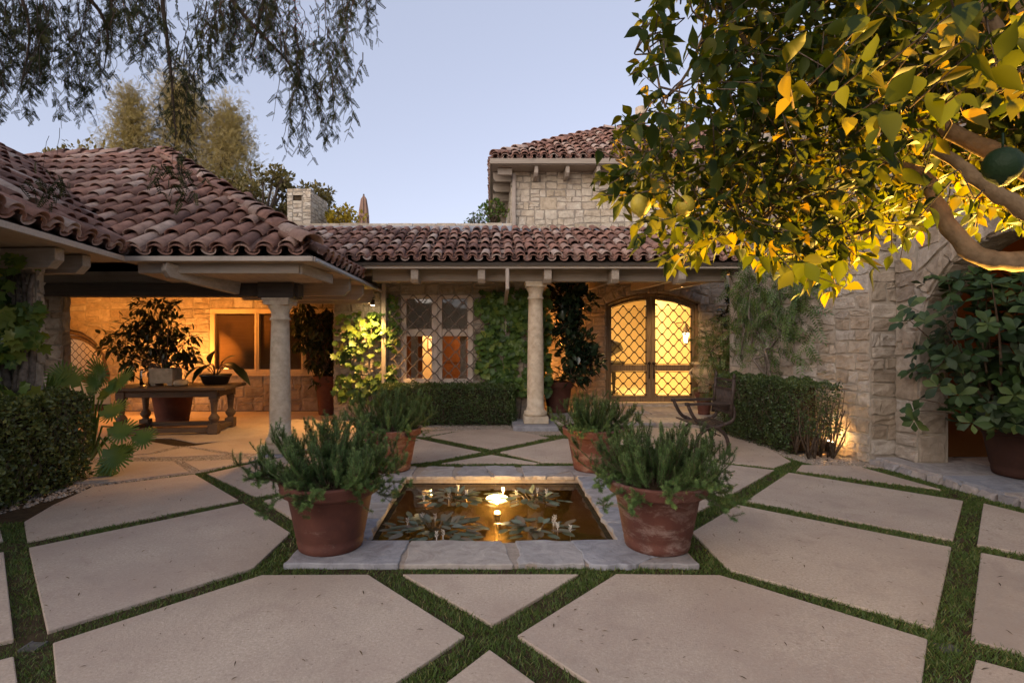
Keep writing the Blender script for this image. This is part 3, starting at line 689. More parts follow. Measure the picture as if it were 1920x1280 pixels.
for sd in (0, 1):
    x0, x1 = (DX0+.075, xc-.004) if sd == 0 else (xc+.004, DX1-.075)
    lf = MB(); st = .11 if sd == 0 else .09; xi0, xi1 = (x0+.075, x1-st) if sd == 0 else (x0+st, x1-.075)
    y0, y1 = 12.10, 12.16
    lf.box((x0,y0,.13),(xi0,y1,arcz(x0,.08)-.02)); lf.box((xi1,y0,.13),(x1,y1,arcz(x1 if sd else x0,.08)-.03 if sd else arcz(x1,.08)-.0))
    lf.box((xi0,y0+.003,.13),(xi1,y1-.003,.27)); lf.box((xi0,y0+.003,.83),(xi1,y1-.003,.97)); arcband(lf, x0+.002, x1-.002, .079, .155, y0+.004, y1-.004, 8)
    # carved rope mouldings
    for xx in (xi0, xi1): 
        for z in np.arange(.28, arcz(xx,.16)-.02, .035): lf.lathe([(.0,z),(.013,z+.012),(.0,z+.032)], (xx,y0-.004,0), 6)
    lf.build('leaf', M['door'], D, bevel=.004)
    m = MB(); m.box((xi0,12.145,.27),(xi1,12.149,arcz(xi0 if sd == 0 else xi1,.155)+.0)); m.build('pane', M['glass'], D)
    m = MB(); gx0, gx1 = xi0+.02, xi1-.02; w = gx1-gx0; dx = w/3
    top = lambda p: p[2] < arcz(p[0],.17)
    lattice(m, gx0, gx1, 1.0, 2.6, 12.085, dx, dx*1.03, .0115, top, .024); lattice(m, gx0, gx1, .30, .80, 12.085, dx, .25*1.0, .0115, None, .024)
    for xx in (gx0, gx1): m.bar(A(xx,12.085,.29), A(xx,12.085,.81), .012,.012); m.bar(A(xx,12.085,.99), A(xx,12.085,arcz(xx,.17)), .012,.012)
    for z in (.29,.81,.99): m.bar(A(gx0,12.085,z), A(gx1,12.085,z), .012,.012)
    m.tube([A(x,12.085,arcz(x,.17)) for x in np.linspace(gx0,gx1,8)], .008, 5); m.build('grille', M['iron'], D)
    hx = xc-.05 if sd == 0 else xc+.05; m = MB(); m.tube([A(hx,12.05,1.0),A(hx,12.05,.72),A(hx,12.065,.66)], .013, 8); m.lathe([(0,.0),(.035,.01),(.04,.035),(.02,.06),(0,.065)], (hx,12.055,.98), 14); m.build('handle', M['iron'], D)
# arched window at the left porch belongs to the porch wing (below)
# ---- interiors seen through the glass
m = MB(); m.box((1.35,12.36,.0),(6.3,17.6,.1)); m.box((1.3,17.5,.1),(6.3,17.6,3.3)); m.box((1.3,12.36,.1),(1.4,17.5,3.3)); m.box((6.0,12.36,.1),(6.1,17.5,3.3)); m.box((1.3,12.36,3.2),(6.1,17.5,3.3))
m.box((4.35,14.6,.1),(6.0,14.7,3.2)); m.box((3.55,17.3,.1),(3.75,17.5,3.2)); m.box((1.4,16.6,.1),(1.9,16.8,3.2)); m.build('interior_wall', M['plaster'], H)
m = MB(); m.box((-2.9,12.5,0),(-1.60,12.56,2.7)); m.box((-1.28,12.5,0),(.95,12.56,2.7)); m.box((-2.9,10.6,2.65),(.95,14,2.7)); m.build('interior_partition', M['cabinet'], H)
m = MB(); m.box((-2.9,14.2,0),(.95,14.26,2.7)); m.box((-2.9,10.62,-.01),(.95,14.2,.0)); m.build('interior_wall', M['plaster'], H)
for x in (-1.56, -.60): m = MB(); m.box((x,10.45,.72),(x+.13,10.5,1.6)); m.build('curtain', M['shade'], H)

# ================================================================ LEFT PORCH WING
W = thing('porch_wing', 'covered stone porch wing with steep tiled hip roof on a round column', 'building', (-4.5, 8.5, 0))
s = .6; EZ2 = 2.55; f1a, f1b = A(-4.38,6.4,0), A(-3.55,.6,0)
fd = unit(f1b-f1a); fn = unit(np.cross(UP, fd)); fn = fn if fn[0] < 0 else -fn     # plan normal pointing up the slope of the left roof
zW = lambda p: EZ2 + s*np.dot(A(p[0],p[1],0)-f1a, fn); zF = lambda p: EZ2 + s*(p[1]-6.4); zR = lambda p: EZ2 + s*(-2.14-p[0])
roof('roof', W, A(-9.6,6.4,EZ2), A(1,0,0), A(0,1,s), 29, 12, .26, .43, lambda p: p[0] < -2.14-(p[1]-6.4)+.06 and p[1] < 10.95 and zF(p) > zW(p)-.04,
     caps=[(A(-2.16,6.42,EZ2+.07), A(-6.64,10.9,EZ2+.07+4.48*s), .15), (A(-6.5,10.95,5.31), A(-8.7,10.95,5.29), .15)],
     under=[[A(-4.38,6.42,EZ2),A(-2.16,6.42,EZ2),A(-6.64,10.9,EZ2+4.48*s),A(-8.8,10.9,EZ2+4.48*s)]])
roof('roof', W, A(-2.14,6.4,EZ2), A(0,1,0), A(-1,0,s), 22, 12, .24, .43, lambda p: p[0] > -2.14-(p[1]-6.4)-.06 and p[0] > -6.7 and p[1] < 11.4 and (p[1] < 8.8 or zR(p) > zr(p[1])-.02),
     under=[[A(-2.14,6.42,EZ2),A(-2.14,10.4,EZ2),A(-6.64,11.4,EZ2+4.5*s),A(-6.64,10.9,EZ2+4.5*s)]])
o1 = f1b + UP*EZ2
roof('roof', W, f1b+UP*EZ2, f1a-f1b, fn+UP*s, 44, 11, .26, .43, lambda p: zW(p) > zF(p)-.04 and p[2] < 5.2,
     caps=[(f1b+fn*4.45+UP*(EZ2+4.45*s+.02)-fd*9.2, f1b+fn*4.45+UP*(EZ2+4.45*s+.02), .15)],
     under=[[f1a+UP*EZ2, f1b+UP*EZ2, f1b+fn*4.45+UP*(EZ2+4.45*s), f1a+fn*4.45-fd*4.4+UP*(EZ2+4.45*s)]])
boxobj('fascia', (-4.38,6.34,2.455),(-2.12,6.38,2.515), 'fascia', W); boxobj('fascia', (-2.14,6.381,2.455),(-2.10,10.6,2.515), 'fascia', W)
m = MB(); m.bar(f1a+UP*2.485+fd*.04, f1b+UP*2.485, .04, .06); m.build('fascia', M['fascia'], W, bevel=.004)
m = MB(); m.tube([A(-2.09,6.4,2.47),A(-2.09,10.5,2.46),A(-2.03,10.62,2.45)], .022, 8); m.build('gutter', M['flash'], W)
# soffit, inner trim, beam, ceiling
boxobj('trim_board', (-4.3,6.5,2.33),(-2.34,6.55,2.455), 'wood_x', W); m = MB(); m.bar(A(-2.33,6.53,2.39), A(-2.20,7.36,2.36), .05, .13); m.build('trim_board', M['wood_y'], W, bevel=.004)
m = MB(); m.add([(-4.4,6.36,2.452),(-2.14,6.36,2.452),(-2.14,10.5,2.452),(-4.4,10.5,2.452)], [[3,2,1,0]]); m.add([(-4.3,6.55,2.335),(-2.36,6.55,2.335),(-2.25,7.2,2.29),(-4.3,7.2,2.29)], [[3,2,1,0]])
m.add([f1a+UP*2.452, f1b+UP*2.452, f1b+fn*6+UP*2.46, A(-9.8,6.9,2.46)], [[0,1,2,3],[3,2,1,0]]); m.add([(-10.2,6.36,2.455),(-4.38,6.36,2.455),(-4.38,7.43,2.455),(-10.2,7.43,2.455)], [[3,2,1,0],[0,1,2,3]]); m.build('soffit', M['soffit'], W)
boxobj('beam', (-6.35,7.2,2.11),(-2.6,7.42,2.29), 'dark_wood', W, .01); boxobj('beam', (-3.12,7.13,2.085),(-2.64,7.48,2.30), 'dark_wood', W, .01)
boxobj('trim_board', (-10.2,7.3,2.291),(-2.6,7.36,2.465), 'wood_x', W, 0)
boxobj('ceiling', (-10.2,7.42,2.47),(-2.2,11.6,2.52), 'soffit', W, 0)
rafter(W, A(-3.4,7.2,2.30), A(-3.93,6.42,2.45), .12, .17, 'wood_y', .07)
for y in (8.2, 9.05, 9.86): rafter(W, A(-4.2,y,2.45), A(-2.16,y,2.45), .11, .25, 'wood_x', .09)
m = MB(); m.bar(A(-4.2,7.6,2.37), A(-2.55,10.2,2.37), .1, .15); m.build('rafter_tail', M['wood_y'], W, bevel=.006)
for q in (.55, 1.0): # left wing rafter tails
    b = f1a+fd*q; rafter(W, b+fn*1.3+UP*2.44-fd*.25, b+fn*.12+UP*2.44, .11, .2, 'wood_x', .08)
for q in (1.9, 2.9): b = f1a+fd*q; rafter(W, b+fn*1.3+UP*2.44-fd*.25, b+fn*.12+UP*2.44, .11, .2, 'wood_x', .08)
column(W, -2.88, 7.3, .0, 2.085, .139)
m = MB(); m.box((-3.14,6.95,-.03),(-2.62,7.6,-.002)); m.build('column_plinth', M['flag'], W, bevel=.01)
# piers and back walls
wall('pier', W, (-6.30,7.25), (-5.83,7.25), 0, 2.3, .14, quoin=(0,1), ws=(.2,.45))
wall('pier', W, (-5.32,5.6), (-4.77,5.6), 0, 2.44, .09, quoin=(0,1), ws=(.2,.45))
BX0, BX1, BZ0, BZ1 = -6.04, -2.88, .81, 2.20
wall('wall', W, (-11.0,11.5), (-3.0,11.5), 0, 2.5, .35, rects=[(11+BX0, 7.98, BZ0, BZ1)], arch=(1.75, 1.05, .75, 1.04), hs=(.16,.34), ws=(.22,.6), depth=.016)
wall('wall', W, (-10.2,7.4), (-10.2,11.5), 0, 2.5, .3)
Aw = bpy.data.objects.new('arched_window', None); COL.objects.link(Aw); Aw.parent = W; Aw.location = A(-9.25,11.5,.3)-A(*W.location)
m = MB(); m.tube([A(-9.25+.97*cos(t), 11.66, .75+.97*sin(t)) for t in np.linspace(0,pi,30)], .07, 8); m.tube([A(-9.25+.85*cos(t), 11.7, .75+.85*sin(t)) for t in np.linspace(0,pi,30)], .04, 8); m.box((-10.3,11.6,.62),(-8.2,11.72,.75)); m.box((-9.29,11.62,.75),(-9.21,11.7,1.6)); m.build('frame', M['door'], Aw)
m = MB(); lattice(m, -10.1, -8.4, .78, 1.7, 11.66, .17, .17, .006, lambda p: (p[0]+9.25)**2+(p[2]-.75)**2 < .83**2, .012); m.build('grille', M['iron'], Aw)
m = MB(); m.box((-10.15,11.69,.75),(-8.35,11.694,1.62)); m.build('pane', M['glass'], Aw)
# room behind the arched window
m = MB(); m.box((-10.4,12.8,0),(-7.9,12.9,2.3)); m.box((-10.4,11.86,2.2),(-7.9,12.8,2.3)); m.build('interior_wall', M['plaster'], W)
# triple window with slatted blinds
Tw = bpy.data.objects.new('window', None); COL.objects.link(Tw); Tw.parent = W; Tw.location = A(-4.5,11.5,BZ0)-A(*W.location)
m = MB(); y0, y1 = 11.47, 11.56
m.box((BX0,y0,BZ0),(BX1-.1,y1,BZ0+.09)); m.box((BX0,y0,BZ1-.10),(BX1-.1,y1,BZ1)); xsd = np.linspace(BX0, -3.02, 4)
for k, x in enumerate(xsd):
    w = .10; a = x if k == 0 else (x-w if k == 3 else x-w/2); m.box((a,y0+.002,BZ0+.09),(a+w,y1,BZ1-.10))
    if 0 < k < 3: m.box((x-.008,y0-.012,BZ0+.05),(x+.008,y0,BZ1-.05))
m.box((BX0-.04,11.43,BZ0-.05),(-3.02,11.56,BZ0-.001)); m.build('frame', M['frame_cream'], Tw, bevel=.008)
m = MB(); m.box((BX0+.05,11.54,BZ0+.05),(-3.05,11.545,BZ1-.05)); m.build('pane', M['glass'], Tw)
m = MB()
for z in np.arange(BZ0+.09, BZ1-.1, .042): m.add([(BX0+.06,11.60,z),(-3.06,11.60,z),(-3.06,11.61,z+.046),(BX0+.06,11.61,z+.046)], [[0,1,2,3]])
for x in (BX0+.28, BX0+1.25, BX0+2.3): m.bar(A(x,11.595,BZ0+.05), A(x,11.595,BZ1), .008,.004)
m.build('blind', M['blind'], Tw)

# chimney behind the porch roof
Ch = thing('stone_chimney', 'pale square stone chimney with small vent slot rising behind the porch roof', 'chimney', (-4.7,13.3,3.3))
a0, a1, a2 = A(-4.96,13.0,0), A(-4.38,13.0,0), A(-4.30,14.05,0)
wall('wall', Ch, a0, a1, 3.4, 5.22, .3, rects=[(.14,.38,4.93,5.06)], mat='stone_pale', hs=(.09,.2), ws=(.12,.34), depth=.010); wall('wall', Ch, a1+A(.003,.012,0), a2, 3.4, 5.16, .28, mat='stone_pale', hs=(.09,.2), ws=(.12,.4), depth=.010)
m = MB(); m.prism([a0+A(.02,.03,0),a1+A(-.03,.03,0),a2+A(-.03,0,0),A(-4.9,14.05,0)], 3.4, 5.1); m.build('flue', M['soil'], Ch)
# ================================================================ POND
Pd = thing('garden_pond', 'square sunken pond with flagstone coping in the middle of the courtyard', 'pond', (0, 4.85, 0))
def coping(x0,x1,y0,y1,n,axis):
    m = MB(); m.box((x0+.014,y0+.014,-.06),(x1-.014,y1-.014,.012), mi=1)
    cuts = np.sort(np.concatenate([[0,1], (np.arange(1,n)+rng.uniform(-.25,.25,n-1))/n])); e = .017
    for a, b in zip(cuts[:-1], cuts[1:]):
        sk = rng.normal(0,.05,2)
        if axis == 0: q = [(x0+(x1-x0)*a+e,y0),(x0+(x1-x0)*b-e,y0),(x0+(x1-x0)*b-e+sk[0],y1),(x0+(x1-x0)*a+e+sk[1],y1)]
        else: q = [(x0,y0+(y1-y0)*a+e),(x1,y0+(y1-y0)*a+e+sk[0]),(x1,y0+(y1-y0)*b-e+sk[0]),(x0,y0+(y1-y0)*b-e)]
        q = np.array(q); parts = [q]
        if axis == 0 and b-a > .2 and rng.uniform() < .6:
            t = rng.uniform(.35,.6); parts = [np.array([q[0]+(q[1]-q[0])*.45,q[1],q[2]+(q[1]-q[2])*t,]), np.array([q[0],q[0]+(q[1]-q[0])*.42,q[2]+(q[1]-q[2])*(t-.05),q[2],q[3]])]
        for p in parts:
            P8 = []
            for i in range(len(p)):
                u, v = p[i], p[(i+1)%len(p)]
                for t in (0,.2,.4,.6,.8): P8.append(u+(v-u)*t+(rng.normal(0,.011,2) if t else 0))
            m.prism(P8, -.02, .022+rng.uniform(-.003,.003), rng.uniform())
    return m.build('coping', [M['flag'], M['grout']], Pd, bevel=.008)
coping(PX0,PX1,PY0,QY0,4,0); coping(PX0,PX1,QY1,PY1,6,0); coping(PX0,QX0,QY0+.004,QY1-.004,4,1); coping(QX1,PX1,QY0+.004,QY1-.004,4,1)
m = MB()
for lo, hi in (((QX0-.15,QY0+.03,-.75),(QX0+.03,QY1-.03,-.062)),((QX1-.03,QY0+.03,-.75),(QX1+.15,QY1-.03,-.062)),((QX0-.15,QY0-.15,-.75),(QX1+.15,QY0+.03,-.062)),((QX0-.15,QY1-.03,-.75),(QX1+.15,QY1+.15,-.062)),((QX0-.15,QY0-.15,-.85),(QX1+.15,QY1+.15,-.75))): m.box(lo, hi)
basin = plain('pond_basin', (.07,.05,.024), .95, .1, ns=14, nc=(.025,.018,.009), bs=.6, bscale=30)
m.build('basin', basin, Pd)
WZ = -.055
m = MB(); m.box((QX0+.033,QY0+.033,-.745),(QX1-.033,QY1-.033,WZ))
tag(m.build('pond_water', M['water']), kind='structure')
LX, LY = .065, 5.28
L = thing('pond_light', 'pond light on a dark stem below a glowing disc of lit water mid-pond', 'light', (LX,LY,-.75))
m = MB(); m.lathe([(.10,-.749),(.10,-.72),(.022,-.70),(.022,-.27),(.03,-.26),(.034,-.20)], (LX,LY,0), 20); m.build('stem', M['black'], L)
m = MB(); m.lathe([(.032,-.2),(.028,-.18),(.0,-.172)], (LX,LY,0), 20); m.build('lamp_head', emit('lamp_head_glow', (1,.62,.22), 3), L)
m = MB(); m.lathe([(.108,WZ+.004),(.10,WZ+.012),(.05,WZ+.017),(.0,WZ+.018)], (LX,LY,0), 32); m.build('lens', emit('lit_water_glow', (1,.66,.27), 9), L)  # emissive disc stands in for lamp-lit bubbling water at the surface, not a lens
# aquatic plants
def lily(cx, cy, R, n, label, seed, nf):
    t = thing('water_lily', label, 'water plant', (cx,cy,WZ), 'clumps of floating pond plants')
    an = rng.uniform(0,2*pi,n); rr = R*rng.uniform(.12,.85,n)**.8
    pos = np.stack([cx+rr*np.cos(an)*1.15, cy+rr*np.sin(an)*.85, WZ+.006+rng.uniform(0,.02,n)+.03*np.exp(-(rr/R*3)**2)], 1)
    d = np.stack([np.cos(an+rng.normal(0,.6,n)), np.sin(an+rng.normal(0,.6,n)), rng.normal(.0,.05,n)], 1)
    m = MB(); tp = leaf_tpl([.08,.20,.23,.22,.15,.02], .04, .01); scatter(m, tp, pos, d, unit(A(0,0,1)+rng.normal(0,.08,(n,3))), rng.uniform(.085,.15,n), rng.uniform(size=n), True)
    k = n//5; an = rng.uniform(0,2*pi,k); pos = np.stack([cx+R*.35*np.cos(an), cy+R*.3*np.sin(an), np.full(k,WZ+.03)], 1)
    scatter(m, OVAL, pos, np.stack([np.cos(an),np.sin(an),rng.uniform(.2,.9,k)],1), unit(A(0,0,1)+rng.normal(0,.3,(k,3))), rng.uniform(.08,.13,k), rng.uniform(.5,1,k), True)
    for i in range(k): m.tube([(cx,cy,WZ-.1), (cx+(pos[i][0]-cx)*.6,cy+(pos[i][1]-cy)*.6,WZ-.01), pos[i]], .004, 4, .9)
    m.build('leaves', M['lily'], t)
    for i in range(nf):
        a = rng.uniform(0,2*pi); r = R*rng.uniform(.3,.95); p = A(cx+r*cos(a)*1.1, cy+r*sin(a)*.8, WZ); h = rng.uniform(.02,.045); m = MB()
        m.tube([p-A(0,0,.05), p+A(0,0,h)], .004, 4)
        q = p+A(0,0,h)
        for s_ in (-1, 1): scatter(m, LANCE, [q+A(0,0,.012*j) for j in range(4)], np.array([(s_*.7+rng.normal(0,.2), rng.normal(0,.4), .8) for j in range(4)]), A(0,1,.3), .024, .5)
        m.build('flower', M['petal'], t)
lily(-.35, 5.28, .34, 56, 'spiky clump of pond leaves at the back left of the light', 1, 4)
lily(.42, 5.27, .33, 50, 'spiky clump of pond leaves at the back right of the light', 2, 5)
lily(-.46, 4.42, .40, 86, 'large grey-green clump of pond leaves at the front left of the pond', 3, 6)
lily(.37, 4.40, .30, 40, 'small reddish clump of pond leaves at the front right of the pond', 4, 4)

# ================================================================ POTS AND ROSEMARY
def pot_profile(R, h, z0=0):
    rb = R*.63; f = lambda t: rb+(R*.88-rb)*t
    return [(0,z0),(rb*.96,z0),(rb,z0+.012*h),(f(.04),z0+h*.05),(f(.115),z0+h*.115),(f(.12)-.006,z0+h*.125),(f(.2),z0+h*.2),(f(.45),z0+h*.45),(f(.76),z0+h*.745),(f(.76)+.008,z0+h*.755),(f(.77),z0+h*.775),(R*.895,z0+h*.80),
            (R*.97,z0+h*.83),(R*.985,z0+h*.86),(R*.985,z0+h*.945),(R,z0+h*.965),(R,z0+h*.985),(R*.985,z0+h),(R*.91,z0+h),(R*.895,z0+h*.97),(R*.85,z0+h*.86),(0,z0+h*.855)]
def pot(x, y, z, R, h, label, mat='terra', group=None, name='terracotta_pot', jit=.0015):
    p = thing(name, label, 'pot', (x,y,z), group); m = MB(); pr = pot_profile(R, h, z)
    m.lathe(pr[:-3]+pr[-3:-2], (x,y,0), 56, jit=jit*R); m.build('body', M[mat], p)
    m = MB(); m.lathe([(R*.86,z+h*.865),(R*.5,z+h*.90),(0,z+h*.915)], (x,y,0), 28, jit=.004); m.build('potting_soil', M['soil'], p); return p
def rosemary(x, y, z, R, hgt, label, n=70, lean=(0,0)):
    t = MB(); w = MB(); pos, dr, nn, sc, rn = [], [], [], [], []
    def shoot(pts, r, hue, fuzz=1.0):
        w.tube(pts, np.linspace(r,.001,len(pts)), 4, .5, cap=False)
        Ls = np.linalg.norm(np.diff(pts,axis=0),axis=1).sum(); k = int(Ls*1250*fuzz); tt = rng.uniform(.12,1,k)**.8*(len(pts)-1.001)
        i0 = tt.astype(int); fr = (tt-i0)[:,None]; pp = pts[i0]*(1-fr)+pts[i0+1]*fr; tg = unit(pts[i0+1]-pts[i0]); o = rvec(k); o = unit(o-tg*np.sum(o*tg,1,keepdims=True))
        q = tt/len(pts); pos.append(pp); dr.append(unit(o+tg*rng.uniform(.1,.6,(k,1))+A(0,0,.15))); nn.append(tg); sc.append(rng.uniform(.015,.025,k)*(1-.22*q**4)); rn.append(np.clip(hue+.42*q**2+rng.normal(0,.1,k),0,1))
    for i in range(n):
        a = rng.uniform(0,2*pi); q = math.sqrt(rng.uniform(0,1)); out = q*R*rng.uniform(.8,1.1); h = hgt*(1-.42*q**2)*rng.uniform(.55,.98); low = q > .62 and rng.uniform() < .40
        if low: h = rng.uniform(-.10,.34)*hgt
        base = A(x+out*.25*cos(a), y+out*.25*sin(a), z); tip = A(x+lean[0]*max(h,0)+out*cos(a), y+lean[1]*h+out*sin(a), z+h)
        mid = (base+tip)/2+A(cos(a)*out*.18,sin(a)*out*.18,(.10 if low else rng.uniform(-.03,.03)))+rng.normal(0,.015,3)
        ts = np.linspace(0,1,9)[:,None]; p = (1-ts)**2*base+2*ts*(1-ts)*mid+ts**2*tip; hue = rng.uniform(.12,.42); shoot(p, .0045, hue, .7)
        for j in range(int(rng.integers(10,16))):
            s0 = p[rng.integers(2,9)]; L_ = rng.uniform(.04,.105); an = rng.uniform(0,2*pi); e = A(cos(a)*.3+cos(an)*.55, sin(a)*.3+sin(an)*.55, rng.uniform(.9,2.0) if not low else rng.uniform(-.5,.6)); e = unit(e)*L_
            ts2 = np.linspace(0,1,6)[:,None]; m_ = s0+e*.5-A(0,0,.012); shoot((1-ts2)**2*s0+2*ts2*(1-ts2)*m_+ts2**2*(s0+e+A(0,0,.01)), .002, hue+rng.uniform(-.05,.12))
    scatter(t, NEEDLE, np.concatenate(pos), np.concatenate(dr), np.concatenate(nn), np.concatenate(sc), np.concatenate(rn), True, wid=.95)
    r = thing('rosemary_bush', label, 'shrub', (x,y,z), 'rosemary bushes in the four pond pots')
    t.build('foliage', M['rosemary'], r); w.build('stems', M['bark'], r); return r
for x, y, lab, mt, lean, R, hg, n in ((-1.16,3.87,'front left',  'terra',(-.10,0),.60,.50,125),(1.205,3.87,'front right','terra_white',(.05,0),.58,.48,120),(-1.16,6.18,'back left','terra_white',(.08,0),.60,.54,85),(1.19,6.18,'back right','terra_white',(0,0),.56,.46,80)):
    extra = {'front left':'plain reddish-brown terracotta pot on the front left pond corner','front right':'lime-streaked terracotta pot on the front right pond corner','back left':'terracotta pot on the back left pond corner','back right':'terracotta pot on the back right pond corner'}[lab]
    pot(x, y, .024, .356, .485, extra, mt, 'four terracotta pots on the pond corners')
    rosemary(x, y, .44, R, hg, {'front left':'wide drooping rosemary bush in the front left pond pot','front right':'rounded rosemary bush in the front right pond pot','back left':'tall rosemary bush in the back left pond pot near the lit ivy','back right':'rosemary bush in the back right pond pot in front of the doors'}[lab], n, lean)

# ================================================================ HEDGES
def hedge(pts, h, th, label, n, leaf=.026, mat='boxd', thin_end=0.0, seed=0, twigs=150):
    """pts: front base edge a->b (plan), thickness on the left side"""
    a, b = A(*pts[0],0), A(*pts[1],0); L = np.linalg.norm(b-a); U = (b-a)/L; N = unit(np.cross(UP, U)); r = thing('box_hedge', label, 'hedge', tuple((a+b)/2+N*th/2))
    m = MB(); k = 26; q = .085
    gu = np.linspace(q, L-q-thin_end, k)
    ring = [(q,.03),(q,h-q),(th-q,h-q),(th-q,.03)]
    V = [a+U*u+N*(d+rng.normal(0,.015))+UP*(z+rng.normal(0,.015)) for u in gu for d, z in ring]
    m.add(V, [[4*i+j,4*i+4+j,4*i+4+(j+1)%4,4*i+(j+1)%4] for i in range(k-1) for j in range(3)] + [[0,1,2,3],[4*k-1,4*k-2,4*k-3,4*k-4]], .2); core = m
    areas = np.array([L*h, L*th, th*h, th*h, L*h*.25]); cnt = (n*areas/areas.sum()).astype(int); Ps, Ns = [], []
    for f, c in enumerate(cnt):
        s_, t_ = rng.uniform(0,1,c), rng.uniform(0,1,c); dep = rng.gamma(1.4,.022,c)-.012
        lump = .032*np.sin(s_*L*7+f)*np.sin(t_*6+2*f)+.020*np.sin(s_*L*19+t_*13+f); dep = dep+lump
        if f == 0: p = a+np.outer(s_*L,U)+np.outer(dep,N)+np.outer(t_*h,UP); nr = -N
        elif f == 1: p = a+np.outer(s_*L,U)+np.outer(t_*th,N)+np.outer(h-dep,UP); nr = UP
        elif f == 2: p = a+np.outer(dep,U)+np.outer(s_*th,N)+np.outer(t_*h,UP); nr = -U
        elif f == 3: p = a+np.outer(L-dep,U)+np.outer(s_*th,N)+np.outer(t_*h,UP); nr = U
        else: p = a+np.outer(s_*L,U)+np.outer(th-dep,N)+np.outer(t_*h,UP); nr = N
        Ps.append(p); Ns.append(np.broadcast_to(nr,(c,3)))
    Ps = np.concatenate(Ps); Ns = np.concatenate(Ns); u = (Ps-a)@U
    keep = np.ones(len(Ps), bool)
    if thin_end: keep = (u < L-thin_end) | ((rng.uniform(size=len(Ps)) < .55) & (Ps[:,2] > h*.30))
    keep &= rng.uniform(size=len(Ps)) < np.clip(.35+Ps[:,2]/(h*.18), 0, 1)
    Ps, Ns = Ps[keep], Ns[keep]; k = len(Ps)
    d = unit(Ns*.45+rvec(k)+A(0,0,.35)); nn = unit(Ns*.8+rvec(k)*.7)
    cl = .5+.5*np.sin(Ps@A(5.1,4.3,6.7))*np.sin(Ps@A(-3.7,6.1,4.9)); ed = np.clip((Ps[:,2]-h*.8)/(h*.2),0,1)
    m = MB(); scatter(m, SMALL, Ps, d, nn, rng.uniform(.7,1.25,k)*leaf, np.clip(rng.beta(1.6,2.6,k)*.75+.22*cl+.12*ed,0,1), True); m.build('foliage', M[mat], r)
    m = MB() if thin_end else core
    for i in range(twigs):
        u_ = rng.uniform(.05,L-.05); z = rng.uniform(.05,h*.9); dd = rng.uniform(-.01,.05); p = a+U*u_+N*dd+UP*z; e = p+U*rng.normal(0,.07)+UP*rng.uniform(.05,.2)-N*rng.uniform(0,.02)
        m.tube([p,(p+e)/2+rng.normal(0,.012,3),e], [.004,.003,.0015], 4, mi=0 if thin_end else 1)
    if thin_end:
        for i in range(9):
            u_ = L-rng.uniform(.02,thin_end+.05); p = a+U*u_+N*rng.uniform(.05,th-.05); 
            for j in range(5): e = p+U*rng.normal(0,.12)+N*rng.normal(0,.12)+UP*rng.uniform(.4,h*.95); m.tube([p,(p+e)/2+rng.normal(0,.03,3),e], [.012,.008,.003], 5)
    if thin_end: m.build('branches', M['bark'], r)
    core.build('twig_core', [M['twig'], M['bark']], r); return r
hedge(((-4.95,3.2),(-4.36,5.86))if False else ((-4.22,3.0),(-4.40,5.86)), .94, .62, 'tall clipped box hedge at the left edge beside the split-leaf plant', 25000, .038, 'box', twigs=420)
hedge(((-2.0,9.5),(.42,9.5)), .70, .55, 'long low box hedge under the grilled window', 22000, .026)
hedge(((3.74,8.85),(3.985,6.74)), .96, .5, 'box hedge with thin open end along the right stone wall', 26000, .026, thin_end=.30)
# ================================================================ GRASS AND GRAVEL
def free(x, y):
    ok = np.ones(len(x), bool)
    for s in SL + FL1: ok &= ~inpoly(x, y, s)
    ok &= ~((x > PX0) & (x < PX1) & (y > PY0) & (y < PY1))
    return ok
hb = g([(0,960),(60,945),(172,912),(215,895),(170,860),(-60,860),(-400,1000),(-400,1080)])   # bed of the left hedge
GZ = [g([(364,886),(481,862),(560,846),(560,835),(120,835),(120,915),(172,910)]), hb, [(3.6,9.2),(3.9,6.75),(3.97,6.45),(4.72,6.35),(4.8,9.2)],
      [(-2.4,9.2),(.36,8.85),(.36,9.9),(-2.4,9.9)],[(1.16,8.6),(1.16,9.34),(.3,9.3),(.3,8.5)], [(-6,8.0),(-2.0,8.0),(-2.0,12),(-11,12),(-11,6)], g([(120,880),(364,886),(481,862),(600,845),(620,790),(-100,790),(-300,870)])]
N = 1500000; x = rng.uniform(-6.5,6.5,N); y = 1.2+8.0*rng.uniform(0,1,N)**1.35
ok = (np.abs(x) < y*1.12+.3) & free(x, y) & ~inpoly(x, y, PL) & (x < np.interp(y,[1.5,3,4.1,4.9,5.6,6.2,6.6],[5.4,5.2,5.0,4.86,4.80,4.76,4.72])-.06)
for z in GZ: ok &= ~inpoly(x, y, z)
ok &= ~((x < -3.9) & (y < 6)) | inpoly(x, y, g([(-100,985),(48,975),(110,1200),(120,1400),(-600,1400),(-600,1100)]))
x, y = x[ok], y[ok]; n = len(x)
den = .5+.5*np.sin(x*6.3+1)*np.sin(y*5.1)+.3*np.sin(x*17)*np.sin(y*19); keep = rng.uniform(size=n) < np.clip(.30+.85*den, .04, 1); x, y = x[keep], y[keep]; n = len(x)
lo = .6+.5*np.sin(x*2.1+3)*np.sin(y*2.9); m = MB()
a = rng.uniform(0,2*pi,n); d = unit(np.stack([np.cos(a)*.55, np.sin(a)*.55, rng.uniform(.5,1.1,n)],1))
scatter(m, BLADE, np.stack([x,y,np.full(n,-.022)],1), d, rvec(n)+A(0,0,.3), rng.uniform(.016,.038,n)*np.clip(.7+.4*lo,.6,1.2), np.clip(rng.beta(2,2.6,n)*.75+.12*lo+.4*(rng.uniform(size=n) < .14),0,1), False, wid=1.15*np.clip(y/3.2,1,2.2))
tag(m.build('grass', M['grass']), 'short green grass growing in the strips between the paving slabs', 'grass', kind='stuff')
